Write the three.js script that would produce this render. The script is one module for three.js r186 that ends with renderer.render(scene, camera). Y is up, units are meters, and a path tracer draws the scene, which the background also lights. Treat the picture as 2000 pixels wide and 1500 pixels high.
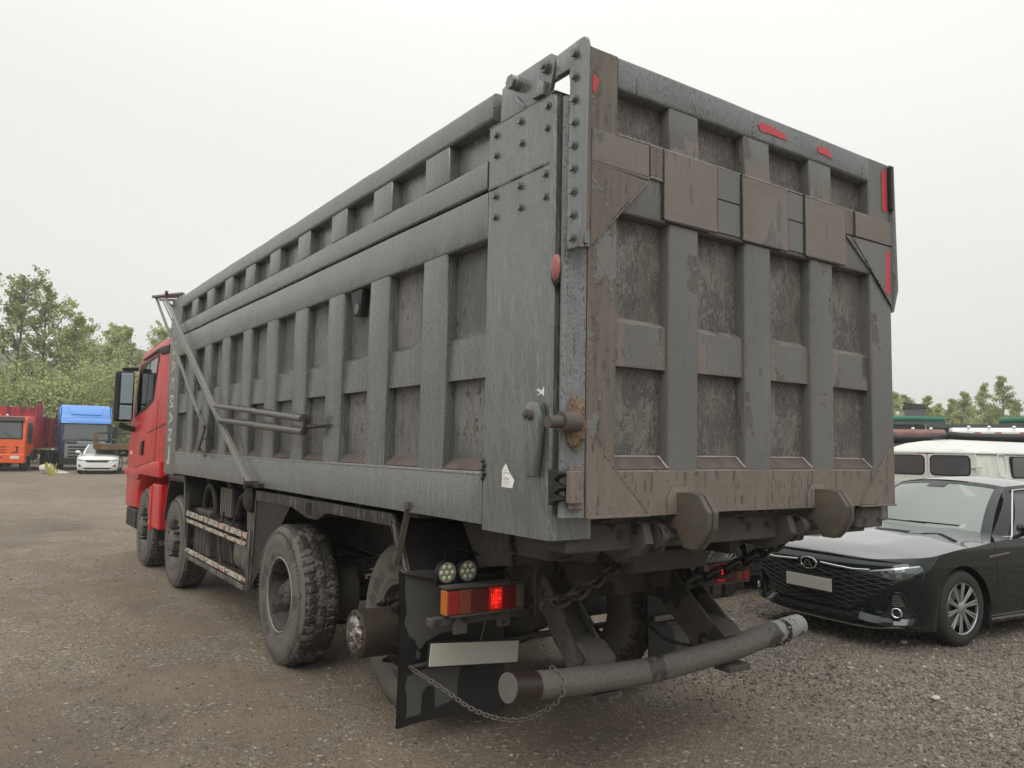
import * as THREE from 'three';
import { RoundedBoxGeometry } from 'three/addons/geometries/RoundedBoxGeometry.js';
import { TextGeometry } from 'three/addons/geometries/TextGeometry.js';
import { FontLoader } from 'three/addons/loaders/FontLoader.js';
import { mergeGeometries, toCreasedNormals } from 'three/addons/utils/BufferGeometryUtils.js';
import { TessellateModifier } from 'three/addons/modifiers/TessellateModifier.js';

// ---------------------------------------------------------------- camera, sky, sun, exposure
const scene = new THREE.Scene();
const camera = new THREE.PerspectiveCamera(52.065, 4 / 3, 0.05, 3000);
camera.position.set(-3.306, 1.69, 2.571);
camera.rotation.order = 'YXZ';
camera.rotation.set(THREE.MathUtils.degToRad(4.658), THREE.MathUtils.degToRad(-34.71), THREE.MathUtils.degToRad(1.043));
scene.add(camera);
const renderer = new THREE.WebGLRenderer({ antialias: true });
renderer.setSize(1024, 768);
renderer.toneMapping = THREE.LinearToneMapping;
renderer.toneMappingExposure = 1.2;
renderer.shadowMap.enabled = true;

function rng(seed) { let a = seed >>> 0; return () => { a = (a + 0x6d2b79f5) | 0; let t = Math.imul(a ^ (a >>> 15), 1 | a); t = (t + Math.imul(t ^ (t >>> 7), 61 | t)) ^ t; return ((t ^ (t >>> 14)) >>> 0) / 4294967296; }; }
const NT = new Float32Array(65536); { const r = rng(77); for (let i = 0; i < 65536; i++) NT[i] = r(); }
// value noise, wrapping every px, py lattice cells
function vn(x, y, px, py, s) {
  const xi = Math.floor(x), yi = Math.floor(y); let fx = x - xi, fy = y - yi;
  const x0 = ((xi % px) + px) % px, x1 = (x0 + 1) % px, y0 = ((yi % py) + py) % py, y1 = (y0 + 1) % py;
  fx = fx * fx * (3 - 2 * fx); fy = fy * fy * (3 - 2 * fy);
  const k = s * 15731, r0 = y0 * 104729 + k, r1 = y1 * 104729 + k, c0 = x0 * 7919, c1 = x1 * 7919;
  const a = NT[(c0 + r0 + ((x0 * y0) & 1023) * 31) & 65535], b = NT[(c1 + r0 + ((x1 * y0) & 1023) * 31) & 65535], c = NT[(c0 + r1 + ((x0 * y1) & 1023) * 31) & 65535], d = NT[(c1 + r1 + ((x1 * y1) & 1023) * 31) & 65535];
  return a + (b - a) * fx + (c - a) * fy + (a - b - c + d) * fx * fy;
}
function fbm(u, v, fx, fy, oct, s, gain = 0.5) {
  let t = 0, amp = 1, n = 0;
  for (let o = 0; o < oct; o++) { t += amp * vn(u * fx, v * fy, fx, fy, s + o * 13); n += amp; amp *= gain; fx *= 2; fy *= 2; }
  return t / n;
}
const sstep = (a, b, x) => { const t = Math.min(1, Math.max(0, (x - a) / (b - a))); return t * t * (3 - 2 * t); };
const lerp = (a, b, t) => a + (b - a) * t;

{ // an overcast sky: pale, a little brighter overhead, faint soft cloud
  const w = 512, h = 256, d = new Float32Array(w * h * 4);
  for (let j = 0; j < h; j++) for (let i = 0; i < w; i++) {
    const u = i / w, v = j / h, el = (v - 0.5) * 2;   // -1 nadir .. 1 zenith
    const c = fbm(u, v, 6, 8, 4, 5) - 0.5, base = 0.735 + 1.0 * Math.pow(Math.sin(Math.max(0, el) * Math.PI / 2), 3) + 0.13 * c;
    const k = (j * w + i) * 4;
    d[k] = base * 0.995; d[k + 1] = base * 1.0; d[k + 2] = base * 0.975; d[k + 3] = 1;
  }
  const t = new THREE.DataTexture(d, w, h, THREE.RGBAFormat, THREE.FloatType);
  t.mapping = THREE.EquirectangularReflectionMapping; t.magFilter = t.minFilter = THREE.LinearFilter; t.needsUpdate = true;
  scene.background = t; scene.environment = t;
}
const sun = new THREE.DirectionalLight(0xfffaf3, 0.85);
sun.position.set(-26, 40, 26); sun.target.position.set(0, 0, -4);
sun.castShadow = true; sun.shadow.radius = 60; sun.shadow.mapSize.set(2048, 2048);
Object.assign(sun.shadow.camera, { left: -30, right: 30, top: 30, bottom: -30, near: 1, far: 140 });
scene.add(sun, sun.target);

// ---------------------------------------------------------------- helpers
const R0 = rng(4242), V3 = (x, y, z) => new THREE.Vector3(x, y, z), PI = Math.PI;
function box(x0, x1, y0, y1, z0, z1, r = 0, seg = 2) {
  const w = Math.abs(x1 - x0), h = Math.abs(y1 - y0), d = Math.abs(z1 - z0);
  const g = r > 0 ? new RoundedBoxGeometry(w, h, d, seg, Math.min(r, w / 2.01, h / 2.01, d / 2.01)) : new THREE.BoxGeometry(w, h, d);
  return g.translate((x0 + x1) / 2, (y0 + y1) / 2, (z0 + z1) / 2);
}
const FLIP = { x: true, y: true, z: false };
// a polygon swept along an axis: x -> points are [z, y]; y -> [x, z]; z -> [x, y]
function prism(pts, axis, a, b, bev = 0, holes = [], steps = 1) {
  const sh = pts instanceof THREE.Shape ? pts : new THREE.Shape(pts.map((p) => new THREE.Vector2(p[0], p[1])));
  for (const h of holes) sh.holes.push(new THREE.Path(h.map((p) => new THREE.Vector2(p[0], p[1]))));
  if (a > b) [a, b] = [b, a];
  let g = new THREE.ExtrudeGeometry(sh, { depth: Math.max(1e-4, b - a - 2 * bev), bevelEnabled: bev > 0, bevelThickness: bev, bevelSize: bev, bevelOffset: -bev, bevelSegments: 2, curveSegments: 8, steps });
  if (g.index) g = g.toNonIndexed();
  const p = g.attributes.position;
  for (let i = 0; i < p.count; i++) {
    const s = p.getX(i), t = p.getY(i), e = p.getZ(i) + a + bev;
    if (axis === 'x') p.setXYZ(i, e, t, s); else if (axis === 'y') p.setXYZ(i, s, e, t); else p.setXYZ(i, s, t, e);
  }
  if (FLIP[axis]) for (let i = 0; i < p.count; i += 3) {
    const x = p.getX(i + 1), y = p.getY(i + 1), z = p.getZ(i + 1);
    p.setXYZ(i + 1, p.getX(i + 2), p.getY(i + 2), p.getZ(i + 2)); p.setXYZ(i + 2, x, y, z);
  }
  g.deleteAttribute('uv'); g.computeVertexNormals();
  return bev > 0 ? toCreasedNormals(g, 0.6) : g;
}
// a long beam along z with rounded edges, cut into steps so that it can be bowed and dented
function beam(x0, x1, y0, y1, z0, z1, r, axis = 'z', steps = 60) {
  const P = [], q = axis === 'z' ? [x0, x1, y0, y1] : axis === 'y' ? [x0, x1, z0, z1] : [z0, z1, y0, y1], [a, b] = [Math.min(q[0], q[1]), Math.max(q[0], q[1])], [c, d] = [Math.min(q[2], q[3]), Math.max(q[2], q[3])];
  for (const [cx, cy, t] of [[b - r, d - r, 0], [a + r, d - r, 1], [a + r, c + r, 2], [b - r, c + r, 3]]) for (let k = 0; k <= 3; k++) { const w = (t + k / 3) * Math.PI / 2; P.push([cx + Math.cos(w) * r, cy + Math.sin(w) * r]); }
  const e = axis === 'z' ? [z0, z1] : axis === 'y' ? [y0, y1] : [x0, x1];
  return toCreasedNormals(prism(P, axis, e[0], e[1], 0, [], steps), 0.7);
}
function warp(o, fn) { const p = o.geometry.attributes.position; for (let i = 0; i < p.count; i++) { const d = fn(p.getX(i), p.getY(i), p.getZ(i)); p.setXYZ(i, p.getX(i) + d[0], p.getY(i) + d[1], p.getZ(i) + d[2]); } o.geometry = toCreasedNormals((o.geometry.deleteAttribute('normal'), o.geometry), 0.6); }
function orient(g, a, b) { // a geometry built along +y from 0 to its length, laid from a to b
  const A = V3(...a), d = V3(...b).sub(A), L = d.length();
  return g.applyQuaternion(new THREE.Quaternion().setFromUnitVectors(V3(0, 1, 0), d.multiplyScalar(1 / L))).translate(A.x, A.y, A.z);
}
const dist = (a, b) => Math.hypot(a[0] - b[0], a[1] - b[1], a[2] - b[2]);
function cyl(a, b, r0, r1 = r0, seg = 16, open = false) { const L = dist(a, b); return orient(new THREE.CylinderGeometry(r1, r0, L, seg, 1, open).translate(0, L / 2, 0), a, b); }
function bar(a, b, w, t, r = 0) { const L = dist(a, b); return orient((r ? new RoundedBoxGeometry(w, L, t, 1, r) : new THREE.BoxGeometry(w, L, t)).translate(0, L / 2, 0), a, b); }
function tube(pts, r, seg = 8, closed = false, n = 0) { return new THREE.TubeGeometry(new THREE.CatmullRomCurve3(pts.map((p) => V3(...p)), closed, 'centripetal'), n || pts.length * 6, r, seg, closed); }
function lathe(profile, axis, at, seg = 40) { // profile [[r, h]...], spun round an axis through at
  const g = new THREE.LatheGeometry(profile.map((p) => new THREE.Vector2(Math.max(p[0], 1e-4), p[1])), seg);
  if (axis === 'x') g.rotateZ(-PI / 2); else if (axis === 'z') g.rotateX(PI / 2);
  return toCreasedNormals(g, 0.7).translate(...at);
}
function hexnut(a, b, r) { return cyl(a, b, r, r, 6); }
function uvBox(g, off = [R0() * 3, R0() * 3]) {
  const p = g.attributes.position, uv = new Float32Array(p.count * 2), A = V3(), B = V3(), C = V3();
  for (let i = 0; i < p.count; i += 3) {
    A.fromBufferAttribute(p, i); B.fromBufferAttribute(p, i + 1); C.fromBufferAttribute(p, i + 2);
    const n = B.clone().sub(A).cross(C.clone().sub(A)), ax = Math.abs(n.x), ay = Math.abs(n.y), az = Math.abs(n.z);
    [A, B, C].forEach((q, k) => {
      const j = (i + k) * 2;
      if (ax >= ay && ax >= az) { uv[j] = q.z + off[0]; uv[j + 1] = q.y + off[1]; } else if (ay >= az) { uv[j] = q.x + off[0]; uv[j + 1] = q.z + off[1]; } else { uv[j] = q.x + off[0]; uv[j + 1] = q.y + off[1]; }
    });
  }
  g.setAttribute('uv', new THREE.BufferAttribute(uv, 2));
  return g;
}
function clean(g, keep) {
  if (g.index) g = g.toNonIndexed();
  if (!g.attributes.normal) g.computeVertexNormals();
  for (const k of Object.keys(g.attributes)) if (k !== 'position' && k !== 'normal' && !(k === 'uv' && keep) && !(k === 'color' && keep)) g.deleteAttribute(k);
  g.clearGroups(); g.morphAttributes = {};
  return g;
}
const names = {};
function numbered(n) { if (!(n in names)) { names[n] = 0; return n; } names[n]++; return n + '_' + String(names[n]).padStart(3, '0'); }
function mesh(name, geos, mat, keepUv) {
  const list = (Array.isArray(geos) ? geos : [geos]).map((g) => clean(g, keepUv));
  let g = list.length > 1 ? mergeGeometries(list) : list[0];
  if (!keepUv) g = uvBox(g);
  const m = new THREE.Mesh(g, mat); m.name = name; m.castShadow = m.receiveShadow = true;
  return m;
}
function thing(name, label, category, at = [0, 0, 0], turn = 0, group) {
  const o = new THREE.Group(); o.name = numbered(name); o.position.set(...at); o.rotation.y = turn; o.userData = { label, category };
  if (group) o.userData.group = group;
  scene.add(o); return o;
}
function setting(name, geos, mat, keepUv) { const m = mesh(name, geos, mat, keepUv); m.userData.kind = 'structure'; scene.add(m); return m; }
function part(parent, name, geos, mat, keepUv) { const m = mesh(name, geos, mat, keepUv); parent.add(m); return m; }
const quad = (a, b, c, d) => { const g = new THREE.BufferGeometry(); g.setAttribute('position', new THREE.BufferAttribute(new Float32Array([...a, ...b, ...c, ...a, ...c, ...d]), 3)); g.computeVertexNormals(); return g; };
function grid(nu, nv, f) { // surface f(u, v) -> [x, y, z], smooth
  const pos = [], idx = [];
  for (let j = 0; j <= nv; j++) for (let i = 0; i <= nu; i++) pos.push(...f(i / nu, j / nv));
  for (let j = 0; j < nv; j++) for (let i = 0; i < nu; i++) { const a = j * (nu + 1) + i, b = a + 1, c = a + nu + 1, d = c + 1; idx.push(a, b, d, a, d, c); }
  const g = new THREE.BufferGeometry(); g.setAttribute('position', new THREE.BufferAttribute(new Float32Array(pos), 3)); g.setIndex(idx); g.computeVertexNormals();
  return g;
}
// ---------------------------------------------------------------- materials
// fn(u, v, o) fills o = [r, g, b (0..1, sRGB), roughness, height]
function tex(size, fn, metres, extra = {}) {
  const c = new Uint8Array(size * size * 4), q = new Uint8Array(size * size * 4), o = [0, 0, 0, 0.5, 0.5];
  for (let j = 0; j < size; j++) for (let i = 0; i < size; i++) {
    fn(i / size, j / size, o);
    const k = (j * size + i) * 4;
    for (let n = 0; n < 3; n++) c[k + n] = Math.max(0, Math.min(255, o[n] * 255));
    c[k + 3] = 255; q[k] = q[k + 2] = Math.max(0, Math.min(255, o[4] * 255)); q[k + 1] = Math.max(0, Math.min(255, o[3] * 255)); q[k + 3] = 255;
  }
  const mk = (d, srgb, swap) => {
    const t = new THREE.DataTexture(d, size, size, THREE.RGBAFormat); t.wrapS = t.wrapT = THREE.RepeatWrapping; t.magFilter = THREE.LinearFilter; t.minFilter = THREE.LinearMipmapLinearFilter;
    t.generateMipmaps = true; t.repeat.set(1 / metres, 1 / metres); if (srgb) t.colorSpace = THREE.SRGBColorSpace; t.needsUpdate = true; return t;
  };
  // roughness sits in the green channel; bump reads the mean, so height gets a map of its own
  const hmap = new Uint8Array(size * size * 4); for (let k = 0; k < hmap.length; k += 4) { hmap[k] = hmap[k + 1] = hmap[k + 2] = q[k]; hmap[k + 3] = 255; }
  if (size <= 256) return new THREE.MeshPhysicalMaterial({ map: mk(c, true), bumpMap: mk(hmap), roughness: q[4 * (size * size / 2 + 9) + 1] / 255, metalness: 0, bumpScale: 0.004, ...extra });
  return new THREE.MeshPhysicalMaterial({ map: mk(c, true), roughnessMap: mk(q), bumpMap: mk(hmap), roughness: 1, metalness: 0, bumpScale: 0.004, ...extra });
}
const flat = (color, roughness = 0.6, extra = {}) => new THREE.MeshPhysicalMaterial({ color, roughness, metalness: 0, ...extra });
const mix3 = (o, a, b, t) => { for (let n = 0; n < 3; n++) o[n] = a[n] + (b[n] - a[n]) * t; };
const M = {};
// slate grey truck paint, bubbled and streaked by rain
M.paint = tex(1024, (u, v, o) => {
  const s = fbm(u, v, 210, 5, 3, 1), s2 = fbm(u, v, 64, 4, 3, 9), big = fbm(u, v, 4, 4, 4, 3), pit = fbm(u, v, 230, 190, 2, 5), spot = fbm(u, v, 150, 100, 3, 21);
  mix3(o, [0.305, 0.317, 0.314], [0.395, 0.407, 0.402], 0.5 * big + 0.3 * s2 + 0.2 * s);
  const run = sstep(0.58, 0.70, s * 0.5 + s2 * 0.5); mix3(o, o, [0.26, 0.275, 0.275], run * 0.45);
  const pale = sstep(0.64, 0.74, fbm(u, v, 150, 7, 3, 40)); mix3(o, o, [0.56, 0.565, 0.55], pale * 0.34);
  const chip = sstep(0.69, 0.73, spot); mix3(o, o, [0.25, 0.24, 0.23], chip * 0.7);
  o[3] = 0.20 + 0.14 * big - 0.08 * run + 0.16 * pale; o[4] = 0.5 + 0.7 * (pit - 0.5) - 0.3 * chip;
}, 1.6, { bumpScale: 0.0014, ior: 2.0 });
// the same paint on the flat rear post, with faint slanting rain runs
M.post = tex(1024, (u, v, o) => {
  const w = (((u + 0.25 * v) % 1) + 1) % 1, s = fbm(w, v, 100, 12, 4, 61), s2 = fbm(w, v, 28, 8, 4, 69), big = fbm(u, v, 3, 3, 4, 63), pit = fbm(u, v, 260, 260, 2, 65);
  mix3(o, [0.355, 0.37, 0.366], [0.415, 0.43, 0.425], big);
  const run = sstep(0.50, 0.60, s * 0.55 + s2 * 0.45); mix3(o, o, [0.31, 0.33, 0.325], run * 0.6);
  const chip = sstep(0.73, 0.76, fbm(u, v, 150, 90, 3, 91)); mix3(o, o, [0.25, 0.25, 0.24], chip * 0.7);
  const scr = sstep(0.70, 0.72, fbm(u, v, 170, 9, 3, 97)); mix3(o, o, [0.60, 0.61, 0.60], scr * 0.35);
  o[3] = 0.24 + 0.14 * big - 0.10 * run; o[4] = 0.5 + 0.2 * (pit - 0.5) - 0.2 * chip;
}, 1.3, { bumpScale: 0.0015, ior: 2.0 });
// recessed side sheets: brownish dust film over grey, dark scratches and drips
M.panel = tex(1024, (u, v, o) => {
  const big = fbm(u, v, 5, 3, 4, 101), drip = fbm(u, v, 50, 14, 4, 103), sp = fbm(u, v, 90, 40, 3, 105), gr = fbm(u, v, 200, 200, 2, 107);
  mix3(o, [0.355, 0.354, 0.35], [0.485, 0.477, 0.465], sstep(0.3, 0.7, big * 0.6 + drip * 0.4));
  mix3(o, o, [0.22, 0.21, 0.205], sstep(0.62, 0.70, sp * 0.55 + drip * 0.45) * 0.75);
  mix3(o, o, [0.33, 0.285, 0.245], sstep(0.68, 0.78, fbm(u, v, 12, 8, 4, 111)) * 0.5);
  o[3] = 0.62 + 0.2 * (gr - 0.5); o[4] = 0.5 + 0.4 * (gr - 0.5) + 0.3 * (sp - 0.5);
}, 1.4, { bumpScale: 0.003 });
// flaking paint: grey islands with a lifted rim over a brown dusty primer; share = how much paint is left
const flake = (share, seed, brown, grey) => (u, v, o) => {
  const n = fbm(u, v, 7, 5, 5, seed, 0.55), fine = fbm(u, v, 120, 120, 2, seed + 7), drip = fbm(u, v, 60, 6, 3, seed + 11), big = fbm(u, v, 3, 3, 3, seed + 19), sp = fbm(u, v, 70, 50, 3, seed + 23);
  const t = n + 0.10 * (fine - 0.5), edge = 1 - share, p = sstep(edge - 0.008, edge + 0.008, t), rim = Math.max(0, 1 - Math.abs(t - edge) / 0.010);
  const b = []; mix3(b, brown, brown.map((x) => x * 0.82), drip); mix3(b, b, [0.27, 0.26, 0.25], sstep(0.56, 0.72, sp * 0.6 + drip * 0.4) * 0.6);
  const g = []; mix3(g, grey, grey.map((x) => x * 0.88), big); mix3(g, g, [0.30, 0.31, 0.31], sstep(0.66, 0.72, drip * 0.6 + sp * 0.4) * 0.5);
  mix3(o, b, g, p);
  o[3] = lerp(0.66, 0.46, p) + 0.1 * (fine - 0.5); o[4] = 0.3 + 0.4 * p + 0.15 * (fine - 0.5) + 0.1 * rim;
};
M.gateGrey = tex(1024, flake(0.74, 201, [0.405, 0.383, 0.364], [0.425, 0.422, 0.413]), 1.3, { bumpScale: 0.004 });
M.gateMixed = tex(1024, flake(0.38, 231, [0.45, 0.415, 0.382], [0.46, 0.458, 0.448]), 1.1, { bumpScale: 0.005 });
M.gateRail = tex(512, (u, v, o) => {
  const s = fbm(u, v, 110, 6, 3, 251), big = fbm(u, v, 4, 4, 4, 253), gr = fbm(u, v, 150, 90, 2, 255);
  mix3(o, [0.37, 0.38, 0.385], [0.53, 0.54, 0.545], 0.55 * s + 0.45 * big); mix3(o, o, [0.26, 0.26, 0.26], sstep(0.62, 0.7, s * 0.6 + gr * 0.4) * 0.7);
  o[3] = 0.55; o[4] = 0.5 + 0.6 * (gr - 0.5) + 0.3 * (s - 0.5);
}, 1.0, { bumpScale: 0.005 });
M.gateDust = tex(512, (u, v, o) => {
  const s = fbm(u, v, 50, 3, 4, 261), big = fbm(u, v, 4, 3, 4, 263), gr = fbm(u, v, 120, 120, 2, 265);
  mix3(o, [0.395, 0.362, 0.332], [0.51, 0.47, 0.433], 0.5 * s + 0.5 * big); mix3(o, o, [0.23, 0.215, 0.205], sstep(0.66, 0.76, fbm(u, v, 120, 18, 3, 269)) * 0.6);
  mix3(o, o, [0.44, 0.44, 0.43], sstep(0.66, 0.72, fbm(u, v, 6, 5, 4, 271)) * 0.7);
  o[3] = 0.7 - 0.1 * s; o[4] = 0.5 + 0.4 * (gr - 0.5);
}, 1.2, { bumpScale: 0.003 });
M.gatePatch = tex(512, (u, v, o) => {
  const big = fbm(u, v, 4, 4, 4, 281), gr = fbm(u, v, 100, 100, 2, 283), d = fbm(u, v, 16, 3, 4, 285);
  mix3(o, [0.41, 0.382, 0.36], [0.51, 0.478, 0.452], 0.5 * big + 0.5 * gr);
  const wet = sstep(0.60, 0.63, d * 0.65 + big * 0.35); mix3(o, o, [0.325, 0.32, 0.325], wet * 0.85);
  o[3] = 0.7 - 0.3 * wet; o[4] = 0.5 + 0.4 * (gr - 0.5);
}, 0.9, { bumpScale: 0.002 });
M.gateSheet = tex(1024, (u, v, o) => {
  const n = 0.5 * fbm(u, v, 130, 60, 3, 291, 0.6) + 0.5 * fbm(u, v, 14, 7, 4, 292, 0.6), big = fbm(u, v, 5, 4, 4, 293), gr = fbm(u, v, 220, 220, 2, 295), d = fbm(u, v, 50, 8, 3, 297);
  mix3(o, [0.315, 0.307, 0.30], [0.465, 0.45, 0.43], sstep(0.36, 0.64, n)); mix3(o, o, [0.35, 0.325, 0.30], sstep(0.45, 0.65, big) * 0.4);
  mix3(o, o, [0.53, 0.52, 0.505], sstep(0.60, 0.66, n * 0.5 + d * 0.5) * 0.35); mix3(o, o, [0.17, 0.165, 0.16], sstep(0.66, 0.73, d * 0.5 + gr * 0.5) * 0.8);
  o[3] = 0.66; o[4] = 0.5 + 0.5 * (n - 0.5) + 0.35 * (gr - 0.5);
}, 1.1, { bumpScale: 0.006 });
M.ledge = tex(256, (u, v, o) => { const n = fbm(u, v, 8, 8, 4, 301), g = fbm(u, v, 60, 60, 2, 303); mix3(o, [0.29, 0.25, 0.235], [0.39, 0.34, 0.315], n); o[3] = 0.5 + 0.3 * g; o[4] = g; }, 0.6, { bumpScale: 0.002 });
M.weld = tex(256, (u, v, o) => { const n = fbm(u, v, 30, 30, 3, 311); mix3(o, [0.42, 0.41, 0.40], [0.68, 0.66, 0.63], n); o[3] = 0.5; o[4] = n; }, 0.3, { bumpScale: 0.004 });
M.hinge = tex(256, (u, v, o) => { const n = fbm(u, v, 6, 6, 4, 321), g = fbm(u, v, 60, 60, 2, 323); mix3(o, [0.285, 0.262, 0.243], [0.375, 0.345, 0.322], n); mix3(o, o, [0.46, 0.37, 0.25], sstep(0.64, 0.72, fbm(u, v, 8, 12, 3, 325)) * 0.35); o[3] = 0.62; o[4] = g; }, 0.7, { bumpScale: 0.002 });
// chassis iron under dried mud
M.mud = tex(512, (u, v, o) => {
  const n = fbm(u, v, 6, 6, 5, 331), g = fbm(u, v, 70, 70, 3, 333); mix3(o, [0.22, 0.205, 0.19], [0.36, 0.338, 0.312], n * 0.7 + g * 0.3); mix3(o, o, [0.12, 0.11, 0.105], sstep(0.6, 0.64, fbm(u, v, 5, 5, 4, 335)) * 0.8);
  o[3] = 0.8; o[4] = 0.5 * n + 0.5 * g;
}, 0.9, { bumpScale: 0.008 });
M.iron = tex(256, (u, v, o) => { const n = fbm(u, v, 6, 6, 5, 341), g = fbm(u, v, 60, 60, 2, 343); mix3(o, [0.09, 0.085, 0.08], [0.19, 0.175, 0.16], n); o[3] = 0.62; o[4] = g; }, 0.7, { bumpScale: 0.003 });
M.hubIron = tex(256, (u, v, o) => { const n = fbm(u, v, 6, 6, 4, 345), g = fbm(u, v, 70, 40, 2, 347); mix3(o, [0.20, 0.165, 0.14], [0.27, 0.23, 0.20], n); o[3] = 0.55; o[4] = g; }, 0.7, { bumpScale: 0.002 }); M.capSteel = tex(256, (u, v, o) => { const n = fbm(u, v, 9, 9, 4, 349); mix3(o, [0.36, 0.34, 0.31], [0.62, 0.60, 0.57], sstep(0.35, 0.65, n)); o[3] = 0.35; o[4] = n; }, 0.25, { bumpScale: 0.02, metalness: 0.6, roughness: 0.35 });
M.bumper = tex(512, (u, v, o) => {
  const n = fbm(u, v, 7, 5, 5, 351), g = fbm(u, v, 110, 110, 2, 353), p = sstep(0.63, 0.65, n + 0.06 * (g - 0.5)) * 0.7;
  mix3(o, [0.33, 0.315, 0.298], [0.415, 0.395, 0.375], g); mix3(o, o, [0.19, 0.175, 0.16], p); o[3] = lerp(0.7, 0.45, p); o[4] = 0.6 - 0.2 * p + 0.3 * (g - 0.5);
}, 1.0, { bumpScale: 0.003 });
M.tyre = tex(512, (u, v, o) => {
  const n = fbm(u, v, 5, 5, 4, 361), g = fbm(u, v, 90, 90, 2, 363); mix3(o, [0.34, 0.325, 0.305], [0.45, 0.43, 0.40], n * 0.6 + g * 0.4); mix3(o, o, [0.20, 0.19, 0.18], sstep(0.66, 0.74, fbm(u, v, 7, 7, 4, 365)) * 0.5);
  o[3] = 0.85; o[4] = 0.5 + 0.3 * (g - 0.5);
}, 0.8, { bumpScale: 0.002 });
M.tread = tex(512, (u, v, o) => {
  const n = fbm(u, v, 10, 10, 5, 371, 0.55), g = fbm(u, v, 90, 90, 2, 373), p = sstep(0.50, 0.52, n + 0.08 * (g - 0.5));
  mix3(o, [0.17, 0.16, 0.15], [0.23, 0.22, 0.205], g); mix3(o, o, [0.42, 0.395, 0.365], p * (0.7 + 0.3 * g)); o[3] = lerp(0.6, 0.9, p); o[4] = 0.3 + 0.4 * p + 0.2 * (g - 0.5);
}, 0.8, { bumpScale: 0.005 });
M.tyreDark = tex(256, (u, v, o) => { const n = fbm(u, v, 5, 5, 4, 381), g = fbm(u, v, 60, 60, 2, 383); mix3(o, [0.115, 0.11, 0.105], [0.185, 0.178, 0.17], n * 0.6 + g * 0.4); o[3] = 0.75; o[4] = g; }, 0.8, { bumpScale: 0.002 });
M.flap = tex(512, (u, v, o) => {
  const n = fbm(u, v, 5, 3, 4, 391), g = fbm(u, v, 90, 90, 2, 393), d = sstep(0.43, 0.445, n); mix3(o, [0.075, 0.075, 0.078], [0.10, 0.10, 0.10], g); mix3(o, o, [0.33, 0.33, 0.33], d * 0.9); o[3] = lerp(0.28, 0.7, d); o[4] = 0.5 + 0.2 * (g - 0.5);
}, 1.3, { bumpScale: 0.001 });
M.guard = tex(512, (u, v, o) => { // chipped cream paint on the side guard rails
  const n = fbm(u, v, 26, 26, 4, 401), g = fbm(u, v, 80, 80, 2, 403), p = sstep(0.42, 0.45, n * 0.7 + 0.3 * fbm(u, v, 80, 50, 3, 407)); mix3(o, [0.17, 0.15, 0.13], [0.28, 0.25, 0.22], g); mix3(o, o, [0.72, 0.69, 0.62], p); mix3(o, o, [0.55, 0.20, 0.17], sstep(0.66, 0.68, fbm(u, v, 7, 7, 3, 405)) * p * 0.8); o[3] = 0.6; o[4] = p * 0.5;
}, 0.8, { bumpScale: 0.002 });
M.worn = tex(512, (u, v, o) => { // dark plastic with pale drips
  const d = fbm(u, v, 60, 5, 3, 411), g = fbm(u, v, 80, 80, 2, 413), n = fbm(u, v, 4, 4, 3, 415); mix3(o, [0.19, 0.18, 0.17], [0.27, 0.26, 0.245], n); mix3(o, o, [0.52, 0.50, 0.47], sstep(0.55, 0.60, d * 0.7 + n * 0.3) * 0.8); o[3] = 0.55; o[4] = g;
}, 0.9, { bumpScale: 0.001 });
M.red = tex(512, (u, v, o) => { const n = fbm(u, v, 5, 5, 4, 421), s = fbm(u, v, 40, 4, 3, 423); mix3(o, [0.79, 0.10, 0.13], [0.85, 0.13, 0.16], n); mix3(o, o, [0.46, 0.13, 0.12], sstep(0.58, 0.7, s) * 0.4); o[3] = 0.34 + 0.15 * n; o[4] = 0.5; }, 2.0, { bumpScale: 0.0001, clearcoat: 0.5, clearcoatRoughness: 0.25 });
M.black = flat(0x17181a, 0.5); M.blackGloss = flat(0x0d0e10, 0.18); M.rubberSeal = flat(0x101010, 0.7);
M.chrome = flat(0xc8cacc, 0.16, { metalness: 1 }); M.alu = flat(0xa9abad, 0.38, { metalness: 0.9 }); M.aluDull = flat(0x77736c, 0.5, { metalness: 0.55 });
M.poleSteel = flat(0x8b8984, 0.4, { metalness: 0.3 }); M.steelWorn = flat(0x6d6a66, 0.42, { metalness: 0.5 });
M.white = flat(0xe4e4df, 0.55); M.letter = flat(0xb4b4ac, 0.7);
M.tape = flat(0xb8343e, 0.42); M.tapeDark = flat(0x9c3136, 0.5);
M.glassDark = flat(0x0c1012, 0.04, { ior: 1.75 });
M.mirrorGlass = flat(0x8d949a, 0.05, { metalness: 1 });
M.plate = flat(0xb9b7ae, 0.5);
M.rust = tex(256, (u, v, o) => { const n = fbm(u, v, 30, 30, 4, 431); mix3(o, [0.32, 0.265, 0.21], [0.56, 0.48, 0.38], n); o[3] = 0.9; o[4] = n; }, 0.35, { bumpScale: 0.01 });
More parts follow.
